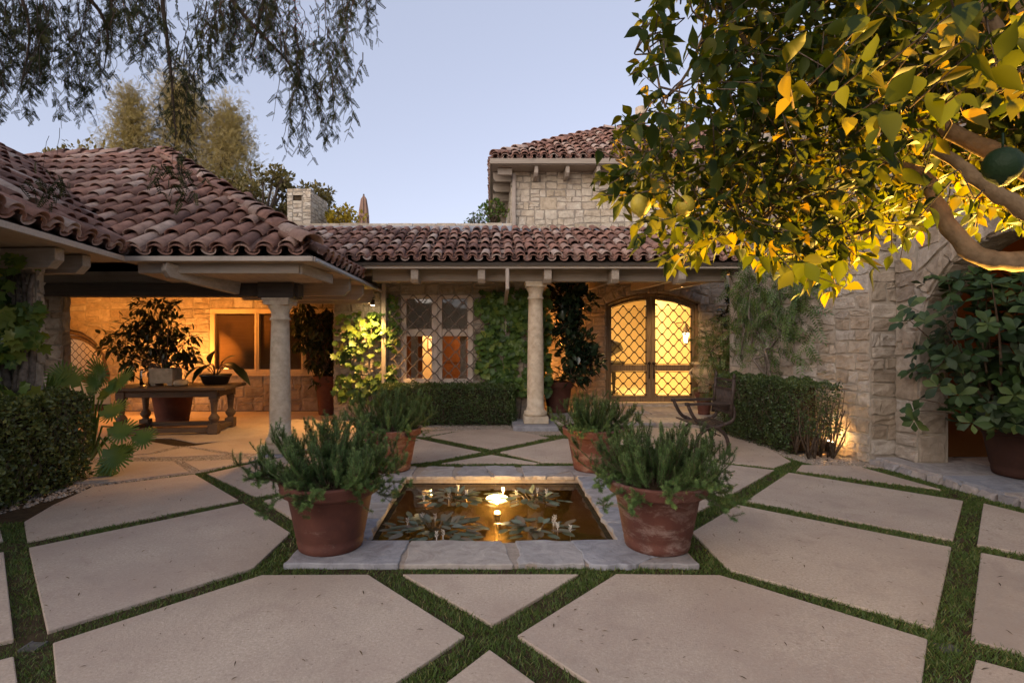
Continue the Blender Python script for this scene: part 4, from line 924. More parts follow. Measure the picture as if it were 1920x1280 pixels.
PEB = (np.array([(-.5,-.4,0),(.5,-.5,0),(.45,.5,0),(-.4,.45,0),(-.25,-.2,.42),(.25,-.25,.45),(.2,.25,.4),(-.22,.22,.46)]), np.array([[4,5,6,7],[0,1,5,4],[1,2,6,5],[2,3,7,6],[3,0,4,7]]))
xs, ys = [], []
for z in GZ[:5]:
    q = np.array(z); k = 26000 if z is GZ[0] else 9000; xx = rng.uniform(q[:,0].min(), q[:,0].max(), k); yy = rng.uniform(q[:,1].min(), q[:,1].max(), k)
    o = inpoly(xx, yy, z) & free(xx, yy); xs.append(xx[o]); ys.append(yy[o])
x = np.concatenate(xs); y = np.concatenate(ys); n = len(x); a = rng.uniform(0,2*pi,n); m = MB()
scatter(m, PEB, np.stack([x,y,np.full(n,-.018)],1), np.stack([np.cos(a),np.sin(a),rng.normal(0,.2,n)],1), unit(A(0,0,1)+rng.normal(0,.25,(n,3))), rng.uniform(.012,.034,n), rng.uniform(size=n), True)
tag(m.build('gravel', M['gravel']), 'small brown pebbles in the joints and beds beside the hedges', 'gravel', kind='stuff')
# dry bits on the slabs
n = 1100; x = rng.uniform(-4.5,4.5,n); y = rng.uniform(1.7,7.5,n); o = np.zeros(n, bool)
for s in SL: o |= inpoly(x, y, s)
x, y = x[o], y[o]; n = len(x); a = rng.uniform(0,2*pi,n); m = MB()
scatter(m, LANCE, np.stack([x,y,np.full(n,.006)],1), np.stack([np.cos(a),np.sin(a),np.zeros(n)],1), A(0,0,1), rng.uniform(.012,.04,n), rng.uniform(size=n), True, wid=.6)
tag(m.build('leaf_litter', leafmat('dry_litter', [(.05,.03,.015),(.10,.06,.03),(.16,.11,.05)], .1, .8)), 'tiny dry leaves and bits scattered over the slabs', 'leaf litter', kind='stuff')
for px, py, lab in ((62,1206,'small square drain grate in the grass at the lower left'),(1775,1208,'small square drain grate in the grass at the lower right')):
    c = G(px, py); m = MB(); q = .036
    for k in range(7): m.box((c[0]-q,c[1]-q+k*.0105,-.022),(c[0]+q,c[1]-q+k*.0105+.006,-.010))
    for sx in (-1,1): m.box((c[0]+sx*q-.006,c[1]-q-.004,-.022),(c[0]+sx*q+.006,c[1]+q+.006,-.009))
    tag(m.build('drain_grate', M['grate']), lab, 'drain', 'drain grates in the grass')

# ================================================================ CLIMBERS
def climber(name, label, cat, pts, nrm, size, mat='ivy', tpl=IVY, stems=None, down=.9, rnd=None, stem_mat='bark_grey', stem_r=.008):
    pts = np.asarray(pts, float); n = len(pts); nrm = np.broadcast_to(nrm, (n,3)); m = MB()
    d = unit(A(0,0,-1)*down + rvec(n)*.75); nn = unit(nrm*1.1 + rvec(n)*.55 + A(0,0,.35))
    scatter(m, tpl, pts, d, nn, rng.uniform(.65,1.25,n)*size, np.clip(rng.beta(2,2.4,n) if rnd is None else rnd, 0, 1), True)
    lo = pts.min(0); r = thing(name, label, cat, (float(pts[:,0].mean()), float(pts[:,1].mean()), max(0, float(lo[2]))))
    m.build('foliage', M[mat], r)
    if stems:
        w = MB()
        for s_ in stems: s_ = np.asarray(s_, float); w.tube(s_, np.linspace(stem_r*1.4, stem_r*.5, len(s_)), 6)
        w.build('stem', M[stem_mat], r)
    return r
def wallpts(n, x0, x1, z0, z1, y, f, depth=.10):
    out = []
    while len(out) < n:
        k = 4*n; x = rng.uniform(x0,x1,k); z = rng.uniform(z0,z1,k); p = f((x-x0)/(x1-x0), (z-z0)/(z1-z0)); o = rng.uniform(size=k) < p
        out += list(np.stack([x[o], y-rng.uniform(.015,depth,o.sum()), z[o]], 1))
    return np.array(out[:n])
def wig(a, b, n=9, s=.03):
    a, b = A(*a), A(*b); t = np.linspace(0,1,n)[:,None]; p = a+(b-a)*t; p[1:-1] += np.cumsum(rng.normal(0,s,(n-2,3)),0)*.6; return p
f = lambda u, v: np.clip(2.6-3.6*np.abs(u-.56-.10*np.sin(v*7+1)-.05*np.sin(v*19))*(1.0+.35*np.sin(v*13)), 0, 1)*np.clip(.45+.75*np.sin(u*9+v*6)*np.sin(v*11-u*7), .12, 1)*np.clip(1.0-(v-.85)*5*(np.sin(u*17)>.2), .1, 1)
p1 = wallpts(1150, -.27, .98, .50, 2.35, 10.18, f, .16); p2 = wallpts(140, -.22, 1.0, 2.1, 2.5, 10.18, lambda u, v: .4+0*u, .1)
p3 = np.stack([1.03+rng.uniform(.01,.12,200), rng.uniform(10.1,11.2,200), rng.uniform(.5,2.5,200)],1)
climber('climbing_ivy', 'thick green ivy covering the wall between the grilled window and the porch column', 'ivy', np.concatenate([p1,p2,p3]), A(0,-1,0), .125, stems=[wig((.1+i*.15,10.16,0),(.0+i*.17,10.15,2.3)) for i in range(5)])
p = np.concatenate([wallpts(120, -2.0, -1.78, .6, 2.4, 10.18, lambda u, v: .5+.5*np.sin(v*14), .12), wallpts(30,-1.95,-1.7,1.7,2.3,10.18,lambda u,v:.6+0*u,.1)])
climber('climbing_ivy', 'narrow strip of ivy beside the downpipe left of the grilled window', 'ivy', p, A(0,-1,0), .10, stems=[wig((-1.9,10.17,0),(-1.88,10.17,2.3))])
f = lambda u, v: np.clip(np.where(v > .72, .25+.95*u, .12+.35*(np.abs(u-.25-.5*np.sin(v*6)**2) < .25)+.75*(v < .32)), 0, 1)
climber('climbing_ivy', 'lamplit yellow-green ivy on the wall end under the small eave light', 'ivy', wallpts(300, -2.95, -2.02, .35, 2.08, 10.17, f, .13), A(0,-1,0), .12, rnd=np.clip(rng.beta(2.2,2,300),0,1), stems=[wig((-2.35+.1*i,10.16,0),(-2.6+.16*i,10.15,1.9)) for i in range(5)])
f = lambda u, v: np.clip(1.35-u*1.25+.35*np.sin(v*15), 0, 1)*(.55+.45*np.sin(v*10+1)**2)
p = np.concatenate([wallpts(430, -5.45, -4.66, .75, 2.44, 5.52, f, .24), wallpts(40,-5.0,-4.6,1.45,2.0,5.55,lambda u,v:.5+0*u,.1)])
st = [wig((-5.0+.06*i+rng.normal(0,.02),5.55-.03*(i%3),0),(-5.0+.07*i+rng.normal(0,.05),5.57,2.2),12,.02) for i in range(4)]
climber('climbing_ivy', 'large-leaved ivy with thick grey stems on the pillar behind the left hedge', 'ivy', p, A(.3,-1,0), .135, stems=st, stem_r=.045, rnd=np.clip(rng.beta(2.4,1.6,470),0,1))
# wisteria on the right wall
Ua = unit(A(.6,-2.55,0)); Na = unit(np.cross(Ua, UP)); Wp = lambda u, z, o=.05: A(4.10,9.15,0)+Ua*u+Na*o+UP*z
stems = [wig(Wp(.75+.05*i,.1,.07),Wp(.45+.17*i+rng.normal(0,.06),1.3+.1*(i%3),.07),9,.075).tolist()+wig(Wp(.45+.17*i,1.35+.1*(i%3),.07),Wp(.35+.24*i,2.4+.25*(i%2),.06),8,.07)[1:].tolist() for i in range(5)]
PIN = []; pv, pf = [], []
for k in range(13):
    t = .12+.07*k if k < 12 else .95; sd = (-1)**k if k < 12 else 0; dx, dy = (.9*sd, .45) if sd else (0,1); L = .26*(1-.35*abs(t-.45))
    b = len(pv); nx, ny = -dy, dx; pv += [(0,t,0),(dx*L*.5+nx*L*.16,t+dy*L*.5+ny*L*.16,.02),(dx*L,t+dy*L,-.03),(dx*L*.5-nx*L*.16,t+dy*L*.5-ny*L*.16,.02)]; pf.append([b,b+1,b+2,b+3])
pv = np.array(pv); pv[:,2] -= .35*pv[:,1]**2; PINN = (pv, np.array(pf))
n = 520; u = rng.uniform(.15,1.95,n); z = np.where(rng.uniform(size=n) < .82, rng.normal(2.3,.40,n), rng.uniform(1.2,2.0,n)); c = np.array([Wp(a,b,rng.uniform(.03,.22)) for a,b in zip(u,z)])
climber('wisteria_vine', 'wisteria with twisted grey trunks climbing the right stone wall', 'climber', c, Na, .24, 'wist', PINN, stems, .75, stem_mat='bark_grey', stem_r=.022)

# ================================================================ FOLIAGE CLUMPS, SHRUBS, POTTED PLANTS
def branch_paths(base, tips, r0, w, bend=.1, seg=6, mi=0):
    for t in tips:
        t = np.asarray(t, float); mid = (base+t)/2+A(0,0,bend)+rng.normal(0,.04,3)*np.linalg.norm(t-base); s = np.linspace(0,1,8)[:,None]
        w.tube((1-s)**2*base+2*s*(1-s)*mid+s**2*t, np.linspace(r0,r0*.25,8), seg, mi=mi)
def leafy(name, label, cat, base, clumps, nleaf, tpl, size, mat, bark='bark', r0=.02, droop=.3, up=.5, group=None, rnd=None, trunk=None, wid=1.0):
    """clumps: (centre, radius) list; leaves scattered through each clump, twigs to every clump"""
    base = A(*base); r = thing(name, label, cat, tuple(base), group); m, w = MB(), MB(); C_ = [(A(*c), rr) for c, rr in clumps]
    vol = np.array([rr**2 for _, rr in C_]); cnt = np.maximum(3,(nleaf*vol/vol.sum()).astype(int)); st = base if trunk is None else A(*trunk)
    if trunk is not None: w.tube(wig(base, st, 7, .012), np.linspace(r0*1.6,r0*1.2,7), 8)
    for (c, rr), k in zip(C_, cnt):
        o = rvec(k)*rr*(rng.uniform(.25,1,(k,1))**.5); p = c+o*A(1,1,.85); d = unit(o/rr*.8+rvec(k)*.6+A(0,0,up-droop)); nn = unit(o/rr*.3+A(0,0,1)+rvec(k)*.5)
        scatter(m, tpl, p, d, nn, rng.uniform(.65,1.2,k)*size, np.clip(rng.beta(2,2.4,k)+rng.normal(0,.09),0,1) if rnd is None else rng.uniform(*rnd,k), True, wid=wid)
        tw = c+rvec(5)*rr*.75; branch_paths(st, [c], r0, w, .05); branch_paths(c, tw, r0*.35, w, .0, 4)
    m.build('foliage', M[mat], r); w.build('branches', M[bark], r); return r
pot(1.35,10.75,.08,.33,.62,'brown terracotta pot in the shade behind the porch column','terra')
cl = [(A(1.62+rng.normal(0,.17),10.65+rng.normal(0,.2),z), rng.uniform(.2,.32)) for z in np.linspace(.8,2.5,13)]+[(A(1.5,10.6,2.45),.3),(A(1.85,10.6,2.3),.22),(A(1.85,10.5,1.2),.26)]
leafy('potted_magnolia', 'dark glossy evergreen tree in a pot behind the porch column', 'plant', (1.35,10.75,.6), cl, 1500, OVAL, .17, 'magn', r0=.025, trunk=(1.6,10.7,1.1))
cl = [(A(4.28+rng.normal(0,.2),9.55+rng.normal(0,.2),z), rng.uniform(.22,.34)) for z in np.linspace(.7,1.75,13)]+[(A(4.2,9.7,1.9),.18)]
leafy('green_bush', 'loose feathery green bush between the doors and the right hedge', 'shrub', (4.28,9.6,0), cl, 1000, PINN, .17, 'wist', r0=.02)
cl = [(A(4.75+rng.normal(0,.15),10.6,z), .24) for z in (1.9,2.15,2.4)]
leafy('porch_climber', 'dark broad leaves hanging in the porch right of the doors', 'climber', (4.85,11.0,.1), cl, 170, OBOV, .16, 'magn', r0=.015)
# big broad leaved plant at the arch
t = thing('broad_leaf_shrub', 'big dark shrub with broad rounded leaves filling the right archway', 'shrub', (5.35,5.55,.6)); m, w = MB(), MB(); n = 300; cs = []
while len(cs) < n:
    q = A(5.25+rng.normal(0,.36), 5.45+rng.normal(0,.42), rng.uniform(.62,2.35))
    px, py = 920+1000*q[0]/q[1], 640-1000*(q[2]-1.5)/q[1]
    if 1690 < px < 2100 and 510 < py < 800 and py < 800+.0*px and (px-1820)**2/150**2+(py-660)**2/150**2 < 1.3 + (px > 1820)*2: cs.append(q)
for c in cs:
    ax = unit(c-A(5.4,5.7,1.25)+A(0,-.15,.35)+rng.normal(0,.2,3)); k = int(rng.integers(5,10)); an = np.linspace(0,2*pi,k,endpoint=False)+rng.uniform(0,6)+rng.normal(0,.35,k); x_ = unit(np.cross(ax,A(.3,.2,1))); y_ = np.cross(ax,x_)
    d = np.outer(np.cos(an),x_)+np.outer(np.sin(an),y_)+ax*rng.uniform(-.1,.9,(k,1)); scatter(m, OBOV, np.repeat([c],k,0)+d*.01, d, ax+rng.normal(0,.15,(k,3)), rng.uniform(.09,.165,k)*rng.uniform(.75,1.15), np.clip(rng.beta(2,2.2,k)+rng.normal(0,.12),0,1), True, wid=1.05)
branch_paths(A(5.45,5.7,.62), cs[:70], .018, w, .1); m.build('foliage', M['pitt'], t); w.build('branches', M['bark'], t)
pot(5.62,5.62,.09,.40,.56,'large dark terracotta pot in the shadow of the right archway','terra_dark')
# split-leaf philodendron by the left hedge
o = [(0,0),(.16,-.16)]
for k in range(11): a = -.6+k*.245; R_ = .60+.34*sin(k/10*pi)*(1-.2*(k%2)); c_ = .36; o += [(R_*.98*cos(a-.05)*.70, c_+R_*sin(a-.05)*.8),(R_*1.12*cos(a+.01)*.70, c_+R_*1.1*sin(a+.01)*.8),(R_*1.0*cos(a+.06)*.70, c_+R_*sin(a+.06)*.8),(R_*.52*cos(a+.125)*.70, c_+R_*.54*sin(a+.125)*.8)]
rt = [p for p in o[1:] if p[0] > 0]; outl = [(0,0)]+rt+[(0,1.2)]+[(-x,y) for x,y in rt[::-1]]
PH = fan_tpl(outl, .16); t = thing('split_leaf_philodendron', 'split-leaf philodendron with large lobed leaves at the end of the left hedge', 'plant', (-4.75,6.3,0)); m, w = MB(), MB()
for px, py, Y, s_, dx, dz, ny in ((150,715,6.1,.36,-.9,.25,.9),(178,720,6.05,.38,.35,.8,.9),(205,722,6.1,.38,.9,.25,.8),(130,715,6.3,.3,-.4,.5,.8),(195,768,6.0,.32,.9,-.1,.9),(212,800,6.0,.33,.8,-.35,1.),(205,842,5.95,.34,.6,-.7,1.2),(195,880,5.95,.28,.2,-1,1.4),(255,815,6.1,.29,.9,-.3,1.1),(188,740,6.1,.3,.7,.3,.8),(170,735,6.0,.3,.2,.6,.9),(196,860,6.0,.26,.4,-.9,1.3),(225,840,6.2,.25,.8,-.2,1.)):
    c = P(px,py,Y); d = A(dx,-.15,dz); scatter(m, PH, [c], d, A(.1,-ny,.8), s_*.84, rng.uniform(.2,.9)); b = A(-4.75,6.35,.1); w.tube([b,(b+c)/2+A(0,0,.2),c], [.014,.011,.007], 6)
m.build('leaf', M['philo'], t); w.build('stalk', M['philo'], t)
# spiky plant in terracotta pot by the pier
pot(-5.05,6.05,.3,.20,.62,'small terracotta pot of spiky leaves behind the left hedge','terra'); t = thing('spiky_plant', 'dark spiky strap-leaved plant in the pot behind the left hedge', 'plant', (-5.05,6.05,.88)); m = MB(); n = 46; a = rng.uniform(0,2*pi,n)
scatter(m, leaf_tpl([.03,.035,.03,.02,.002],.3,.2), np.stack([-5.05+.06*np.cos(a),6.05+.06*np.sin(a),np.full(n,.87)],1), np.stack([.45*np.cos(a),.45*np.sin(a),rng.uniform(.6,1.2,n)],1), np.stack([-np.cos(a),-np.sin(a),np.full(n,.4)],1), rng.uniform(.25,.46,n), rng.uniform(.2,.8,n)); m.build('leaves', M['philo'], t)

# ================================================================ PORCH FURNITURE
tb = thing('wooden_table', 'long weathered wooden table with carved baluster legs under the left porch', 'table', (-5.22,8.95,0))
tx, ty = -5.25, 8.98; ca, sa = cos(radians(7)), sin(radians(7)); R2 = lambda u, v, z: A(tx+u*ca-v*sa, ty+u*sa+v*ca, z)
def obox(m, u0,u1,v0,v1,z0,z1, r=.5): m.add([R2(u,v,z) for z in (z0,z1) for u,v in ((u0,v0),(u1,v0),(u1,v1),(u0,v1))], BOXF, r)
m = MB(); obox(m,-.92,.92,-.52,.52,.715,.765); m.build('tabletop', M['table'], tb, bevel=.008)
m = MB(); obox(m,-.76,.76,-.42,-.38,.60,.714); obox(m,-.76,.76,.38,.42,.60,.714); obox(m,-.78,-.74,-.38,.38,.60,.714); obox(m,.74,.78,-.38,.38,.60,.714); m.build('apron', M['table'], tb, bevel=.005)
for su in (-1,0,1):
    for sv in (-1,1):
        u, v = su*.70, sv*.37
        if su == 0: continue
        m = MB(); obox(m,u-.075,u+.075,v-.075,v+.075,.0,.16); obox(m,u-.065,u+.065,v-.065,v+.065,.56,.712); m.lathe([(.06,.16),(.045,.185),(.075,.22),(.085,.26),(.06,.30),(.04,.33),(.045,.36),(.055,.5),(.065,.53),(.06,.56)], R2(u,v,0), 16); m.build('leg', M['table'], tb, bevel=.006)
m = MB(); obox(m,-.64,.64,-.42,-.33,.03,.10); obox(m,-.64,.64,.33,.42,.03,.10); obox(m,-.745,-.655,-.30,.30,.03,.10); obox(m,.655,.745,-.30,.30,.03,.10); m.build('stretcher', M['table'], tb, bevel=.005)
c = R2(-.22,.02,.766); m = MB(); o_ = c-A(.2,.14,0); e_ = c+A(.2,.14,.29); x0,y0,z0 = o_; x1,y1,z1 = e_; w_ = .035
for lo, hi in (((x0,y0,z0+.04),(x1,y1,z0+.07)),((x0,y0,z0+.07),(x1,y0+w_,z1)),((x0,y1-w_,z0+.07),(x1,y1,z1)),((x0,y0+w_,z0+.07),(x0+w_,y1-w_,z1)),((x1-w_,y0+w_,z0+.07),(x1,y1-w_,z1)),((x0+.02,y0+.02,z0),(x0+.1,y1-.02,z0+.04)),((x1-.1,y0+.02,z0),(x1-.02,y1-.02,z0+.04)),((x0+w_,y0+w_,z0+.07),(x1-w_,y1-w_,z1-.05))): m.box(lo, hi, .5, 1 if lo[2] == z0+.07 and hi[2] == z1-.05 else 0)
m2 = m.build('stone_planter', [M['stone_pale'], M['soil']], bevel=.006); tag(m2, 'square carved stone planter on the porch table', 'planter')
cl = []
for px, py, rr in ((290,585,.26),(260,610,.28),(310,615,.28),(235,640,.26),(290,640,.3),(335,650,.26),(205,655,.16),(250,670,.2),(300,680,.22),(350,665,.18),(325,690,.16),(275,570,.18),(315,575,.15),(195,632,.1),(245,695,.14),(360,630,.12)): cl.append((P(px,py,9.2+rng.normal(0,.15)), rr*1.05))
leafy('indoor_tree', 'bushy dark-leaved small tree in the stone planter on the porch table', 'plant', (c[0],c[1],1.0), cl, 1150, LANCE, .15, 'ficus', r0=.014, droop=.75, wid=1.3)
c = R2(-.50,-.05,.766); m = MB(); m.lathe([(0,.0),(.075,.0),(.085,.02),(.085,.22),(.07,.25),(.075,.27),(.069,.268),(.078,.22),(.078,.02),(0,.012)], c, 24); tag(m.build('glass_jar', M['glass']), 'clear glass jar on the table left of the stone planter', 'jar')
c = R2(.12,-.2,.766); m = MB(); m.lathe([(0,0),(.09,.005),(.12,.045),(.10,.09),(.05,.105),(0,.108)], c, 18, jit=.004); tag(m.build('round_stone', M['stone_pale']), 'small round stone on the table between the planters', 'stone')
c = R2(.55,.1,.766); m = MB(); m.lathe([(0,.0),(.17,.0),(.20,.03),(.235,.13),(.255,.15),(.255,.175),(.235,.175),(.22,.14),(0,.13)], c, 28); tag(m.build('bowl_planter', M['black']), 'low black bowl planter on the right end of the porch table', 'planter')
t = thing('large_leaf_plant', 'dark plant with a few long drooping leaves in the black bowl', 'plant', tuple(c+A(0,0,.14))); m, w = MB(), MB(); b = c+A(0,0,.13)
for dx, dz, L_, px in ((-.9,-.5,.42,-.30),(-.45,.25,.40,-.16),(.1,.5,.36,-.05),(.55,.1,.36,.12),(.95,-.35,.42,.27),(-.7,-.3,.3,-.1),(.4,.55,.3,.1),(-.2,-.2,.34,-.2),(.8,-.1,.3,.16)):
    s0 = b+A(px,rng.normal(0,.08),.12+.12*(1-abs(px)*2)); scatter(m, leaf_tpl([.03,.13,.2,.2,.12,.01],.3,.5), [s0], A(dx,-.3,dz), A(dx*.3,-.5,1), L_, rng.uniform(.1,.6)); w.tube([b,(b+s0)/2+A(0,0,.06),s0], .008, 5)
m.build('leaf', M['ficus'], t); w.build('stalk', M['bark'], t)
pot(-5.9,9.9,.0,.42,.72,'big terracotta pot standing behind the porch table','terra')
pot(-3.35,11.0,.0,.30,.80,'tall terracotta pot at the right end of the porch','terra')
cl = [(P(px,py,10.9+rng.normal(0,.1)), rr) for px,py,rr in ((570,590,.24),(600,610,.28),(580,640,.25),(615,650,.26),(595,680,.2),(612,700,.22),(560,615,.16),(618,590,.2),(598,715,.14),(555,650,.1),(572,575,.18))]
leafy('weeping_fig', 'weeping dark-leaved tree in the tall pot beside the porch wall', 'plant', (-3.35,11.0,.75), cl, 950, LANCE, .15, 'ficus', r0=.014, droop=1.1, wid=1.4)
m = MB(); m.box((-7.42,11.40,.98),(-7.30,11.47,1.1)); m.tube([(-7.36,11.40,1.05),(-7.36,11.3,1.05)], .02, 8); m.tube([(-7.36,11.3,1.05),(-7.18,11.28,1.04)], .015, 8); tag(m.build('wall_tap', M['iron']), 'small dark tap on the porch wall left of the table plants', 'tap')

# ================================================================ GARDEN CHAIR
ch = thing('metal_armchair', 'rusty iron garden armchair with slatted back beside the right hedge', 'chair', (2.95,7.35,0))
bx, y0, y1 = 3.19, 7.08, 7.62
def arc(p, q, bulge, n=9):
    p, q = A(*p), A(*q); t = np.linspace(0,1,n)[:,None]; return p+(q-p)*t+A(*bulge)*4*t*(1-t)
for y in (y0, y1):
    m = MB(); m.tube(arc((2.62,y,.65),(2.80,y,.42),(-.0,0,-.06)), .024, 8); m.tube(arc((2.80,y,.42),(3.10,y,.40),(0,0,-.05)), .024, 8); m.tube(arc((3.10,y,.40),(bx+.02,y,.66),(.07,0,-.05)), .024, 8); m.build('side_frame', M['chair'], ch)
    m = MB(); m.tube(arc((2.95,y,.37),(3.16,y,.02),(.06,0,.06)), .025, 8); m.box((3.13,y-.025,0),(3.19,y+.025,.025)); m.build('leg', M['chair'], ch, bevel=.004)
    m = MB(); m.tube(arc((2.95,y,.37),(2.72,y,.02),(-.06,0,.06)), .025, 8); m.box((2.69,y-.025,0),(2.75,y+.025,.025)); m.build('leg', M['chair'], ch, bevel=.004)
    m = MB(); m.bar(A(2.60,y,.665), A(bx,y,.68), .055, .032); m.lathe([(.0,.64),(.032,.645),(.036,.67),(.03,.69),(0,.695)], (2.61,y,0), 12); m.build('arm', M['chair'], ch, bevel=.004)
m = MB()
for k in range(11): x = 2.66+.045*k; m.bar(A(x,y0,.415-.03*sin(k/10*pi)), A(x,y1,.415-.03*sin(k/10*pi)), .034,.014)
m.build('seat', M['chair'], ch)
m = MB(); lx = lambda z: bx+(z-.6)*.09
for y in (y0-.01, y1+.01): m.tube([(lx(.5),y,.5),(lx(.8),y,.8),(lx(1.0),y,1.0)], .024, 8); m.lathe([(0,1.0),(.02,1.005),(.026,1.03),(.014,1.045),(.02,1.06),(0,1.075)], (lx(1.02),y,0), 10)
for k in range(12): y = y0+.04+(y1-y0-.08)*k/11; m.tube([(lx(.55),y,.55),(lx(.7)+.02,y,.7),(lx(.86),y,.86)], .012, 5)
for z in (.55,.86,.98): m.bar(A(lx(z),y0,z), A(lx(z),y1,z), .024,.03)
for k in range(9): y = y0+.05+(y1-y0-.1)*k/8; m.tube([(lx(.92),y+.024*cos(t),.92+.024*sin(t)) for t in np.linspace(0,2*pi,9)], .005, 4)
m.build('backrest', M['chair'], ch)
m = MB()
for q in (7.2,7.35,7.5): m.tube([(3.02,q+.04*cos(t),.27+.04*sin(t)) for t in np.linspace(0,2*pi,11)], .007, 5)
m.bar(A(3.05,y0,.25), A(3.05,y1,.25), .014, .014); m.build('stretcher', M['chair'], ch)

# carved stone urn beside the doors
u = thing('stone_urn', 'pale carved stone urn on a square plinth right of the doors', 'urn', (4.66,11.55,.08)); m = MB(); c = A(4.66,11.55,0)
m.box((4.48,11.37,.08),(4.84,11.73,.34)); m.build('plinth', M['stone_pale'], u, bevel=.015)
m = MB(); m.lathe([(.16,.34),(.15,.37),(.09,.41),(.075,.47),(.11,.52),(.20,.62),(.27,.76),(.29,.86),(.26,.93),(.25,.96),(.31,1.0),(.32,1.04),(.29,1.05),(.20,1.0),(0,.98)], c, 32, jit=.003); m.build('bowl', M['stone_pale'], u)
for sx in (-1,1): m = MB(); m.tube([c+A(sx*(.27+.08*sin(t)),0,.72+.2*t/pi) for t in np.linspace(0,pi,9)], .022, 7); m.build('handle', M['stone_pale'], u)
pot(4.16,10.4,.08,.17,.42,'small orange terracotta pot behind the iron chair','terra')
# interior furniture
pn = thing('grand_piano', 'black grand piano seen through the left door leaf', 'piano', (2.9,14.3,.1)); m = MB()
pl = [(2.2,13.6),(2.2,14.9),(2.9,15.0),(3.35,14.75),(3.6,14.3),(3.45,13.9),(3.1,13.65)]; m.prism(pl, .72, .98); m.build('case', M['black'], pn, bevel=.02)
m = MB(); q = np.array([(x,y,1.0+max(0,(14.9-y))*.0+.45*(x-2.2)*0) for x,y in pl]); q2 = [(x,14.95-(14.95-y)*.75,1.0+(14.95-y)*.42) for x,y in pl]; k = len(q2); m.add(q2+[(x,y,z+.025) for x,y,z in q2], [list(range(k))[::-1], list(range(k,2*k))]+[[i,(i+1)%k,k+(i+1)%k,k+i] for i in range(k)]); m.build('lid', M['black'], pn)
for x, y in ((2.4,13.8),(2.4,14.8),(3.3,14.3)): m = MB(); m.lathe([(.05,.1),(.035,.2),(.06,.6),(.05,.72)], (x,y,0), 12); m.build('leg', M['black'], pn)
ln = thing('wall_lantern', 'lit tapered wall lantern seen through the right door leaf', 'lantern', (4.98,13.6,1.4)); c = A(4.98,13.6,0)
m = MB(); m.lathe([(.045,1.47),(.085,1.72)], c, 6, smooth=False); m.build('shade', emit('lantern_glass', (1,.72,.36), 4), ln)
m = MB(); m.lathe([(.105,1.72),(.08,1.80),(.02,1.93),(0,1.95)], c, 6, smooth=False); m.lathe([(.0,1.43),(.055,1.45),(.05,1.47)], c, 6, smooth=False)
for k in range(6): a = 2*pi*k/6; m.tube([c+A(.047*cos(a),.047*sin(a),1.47), c+A(.088*cos(a),.088*sin(a),1.72)], .008, 4)
m.tube([c+A(0,0,1.9), c+A(.1,.3,2.0), c+A(.1,1.0,2.0)], .015, 6); m.build('frame', M['iron'], ln)
for i, (z, w_) in enumerate(((1.70,.09),(1.30,.09))):
    f_ = thing('framed_picture', ['upper small framed picture on the lit wall seen through the grilled window','lower small framed picture on the lit wall seen through the grilled window'][i], 'picture', (-1.52,14.17,z), 'pictures on the lit inner wall'); m = MB(); m.box((-1.68,14.17,z-.02),(-1.40,14.19,z+.28)); m.build('frame', M['cabinet'], f_); m = MB(); m.box((-1.65,14.16,z+.01),(-1.43,14.169,z+.25)); m.build('print', M['white'], f_)
cb = thing('wooden_cabinet', 'tall reddish wooden cabinet seen through the right half of the grilled window', 'cabinet', (-.75,12.3,0)); m = MB(); m.box((-1.2,12.2,0),(-.2,12.49,2.2)); m.build('body', M['cabinet'], cb, bevel=.01)
for a, b in ((-1.17,-.72),(-.68,-.23)):
    for z0_, z1_ in ((.1,.95),(1.02,2.1)): m = MB(); m.box((a,12.17,z0_),(b,12.199,z1_)); m.box((a+.08,12.16,z0_+.08),(b-.08,12.169,z1_-.08)); m.build('door', M['cabinet'], cb, bevel=.006)
# ================================================================ LEMON TREE
lt = thing('lemon_tree', 'old lemon tree reaching in from the right with lamplit yellow-green leaves', 'tree', (2.75,2.15,-.02))
w = MB(); PP = lambda L: np.array([P(*q) for q in L])
def smooth(p, k=5):
    p = np.asarray(p, float); n = len(p); t = np.linspace(0,n-1,(n-1)*k+1); o = np.stack([np.interp(t,np.arange(n),p[:,i]) for i in range(3)],1)
    for _ in range(3): o[1:-1] = (o[:-2]+o[1:-1]*2+o[2:])/4
    return o
def limb(L, r0, r1, plan=False):
    p = smooth(L if plan else PP(L)); nn = len(p); r = np.linspace(r0,r1,nn)*(1+.06*np.sin(np.arange(nn)*1.7)); w.tube(p+rng.normal(0,.002,p.shape), r, 9); return p
tr = limb(np.array([(2.75,2.15,-.05),(2.72,2.12,.6),(2.80,2.1,1.2),(2.62,2.08,1.72),P(1985,493,2.1)]), .10, .05, True)
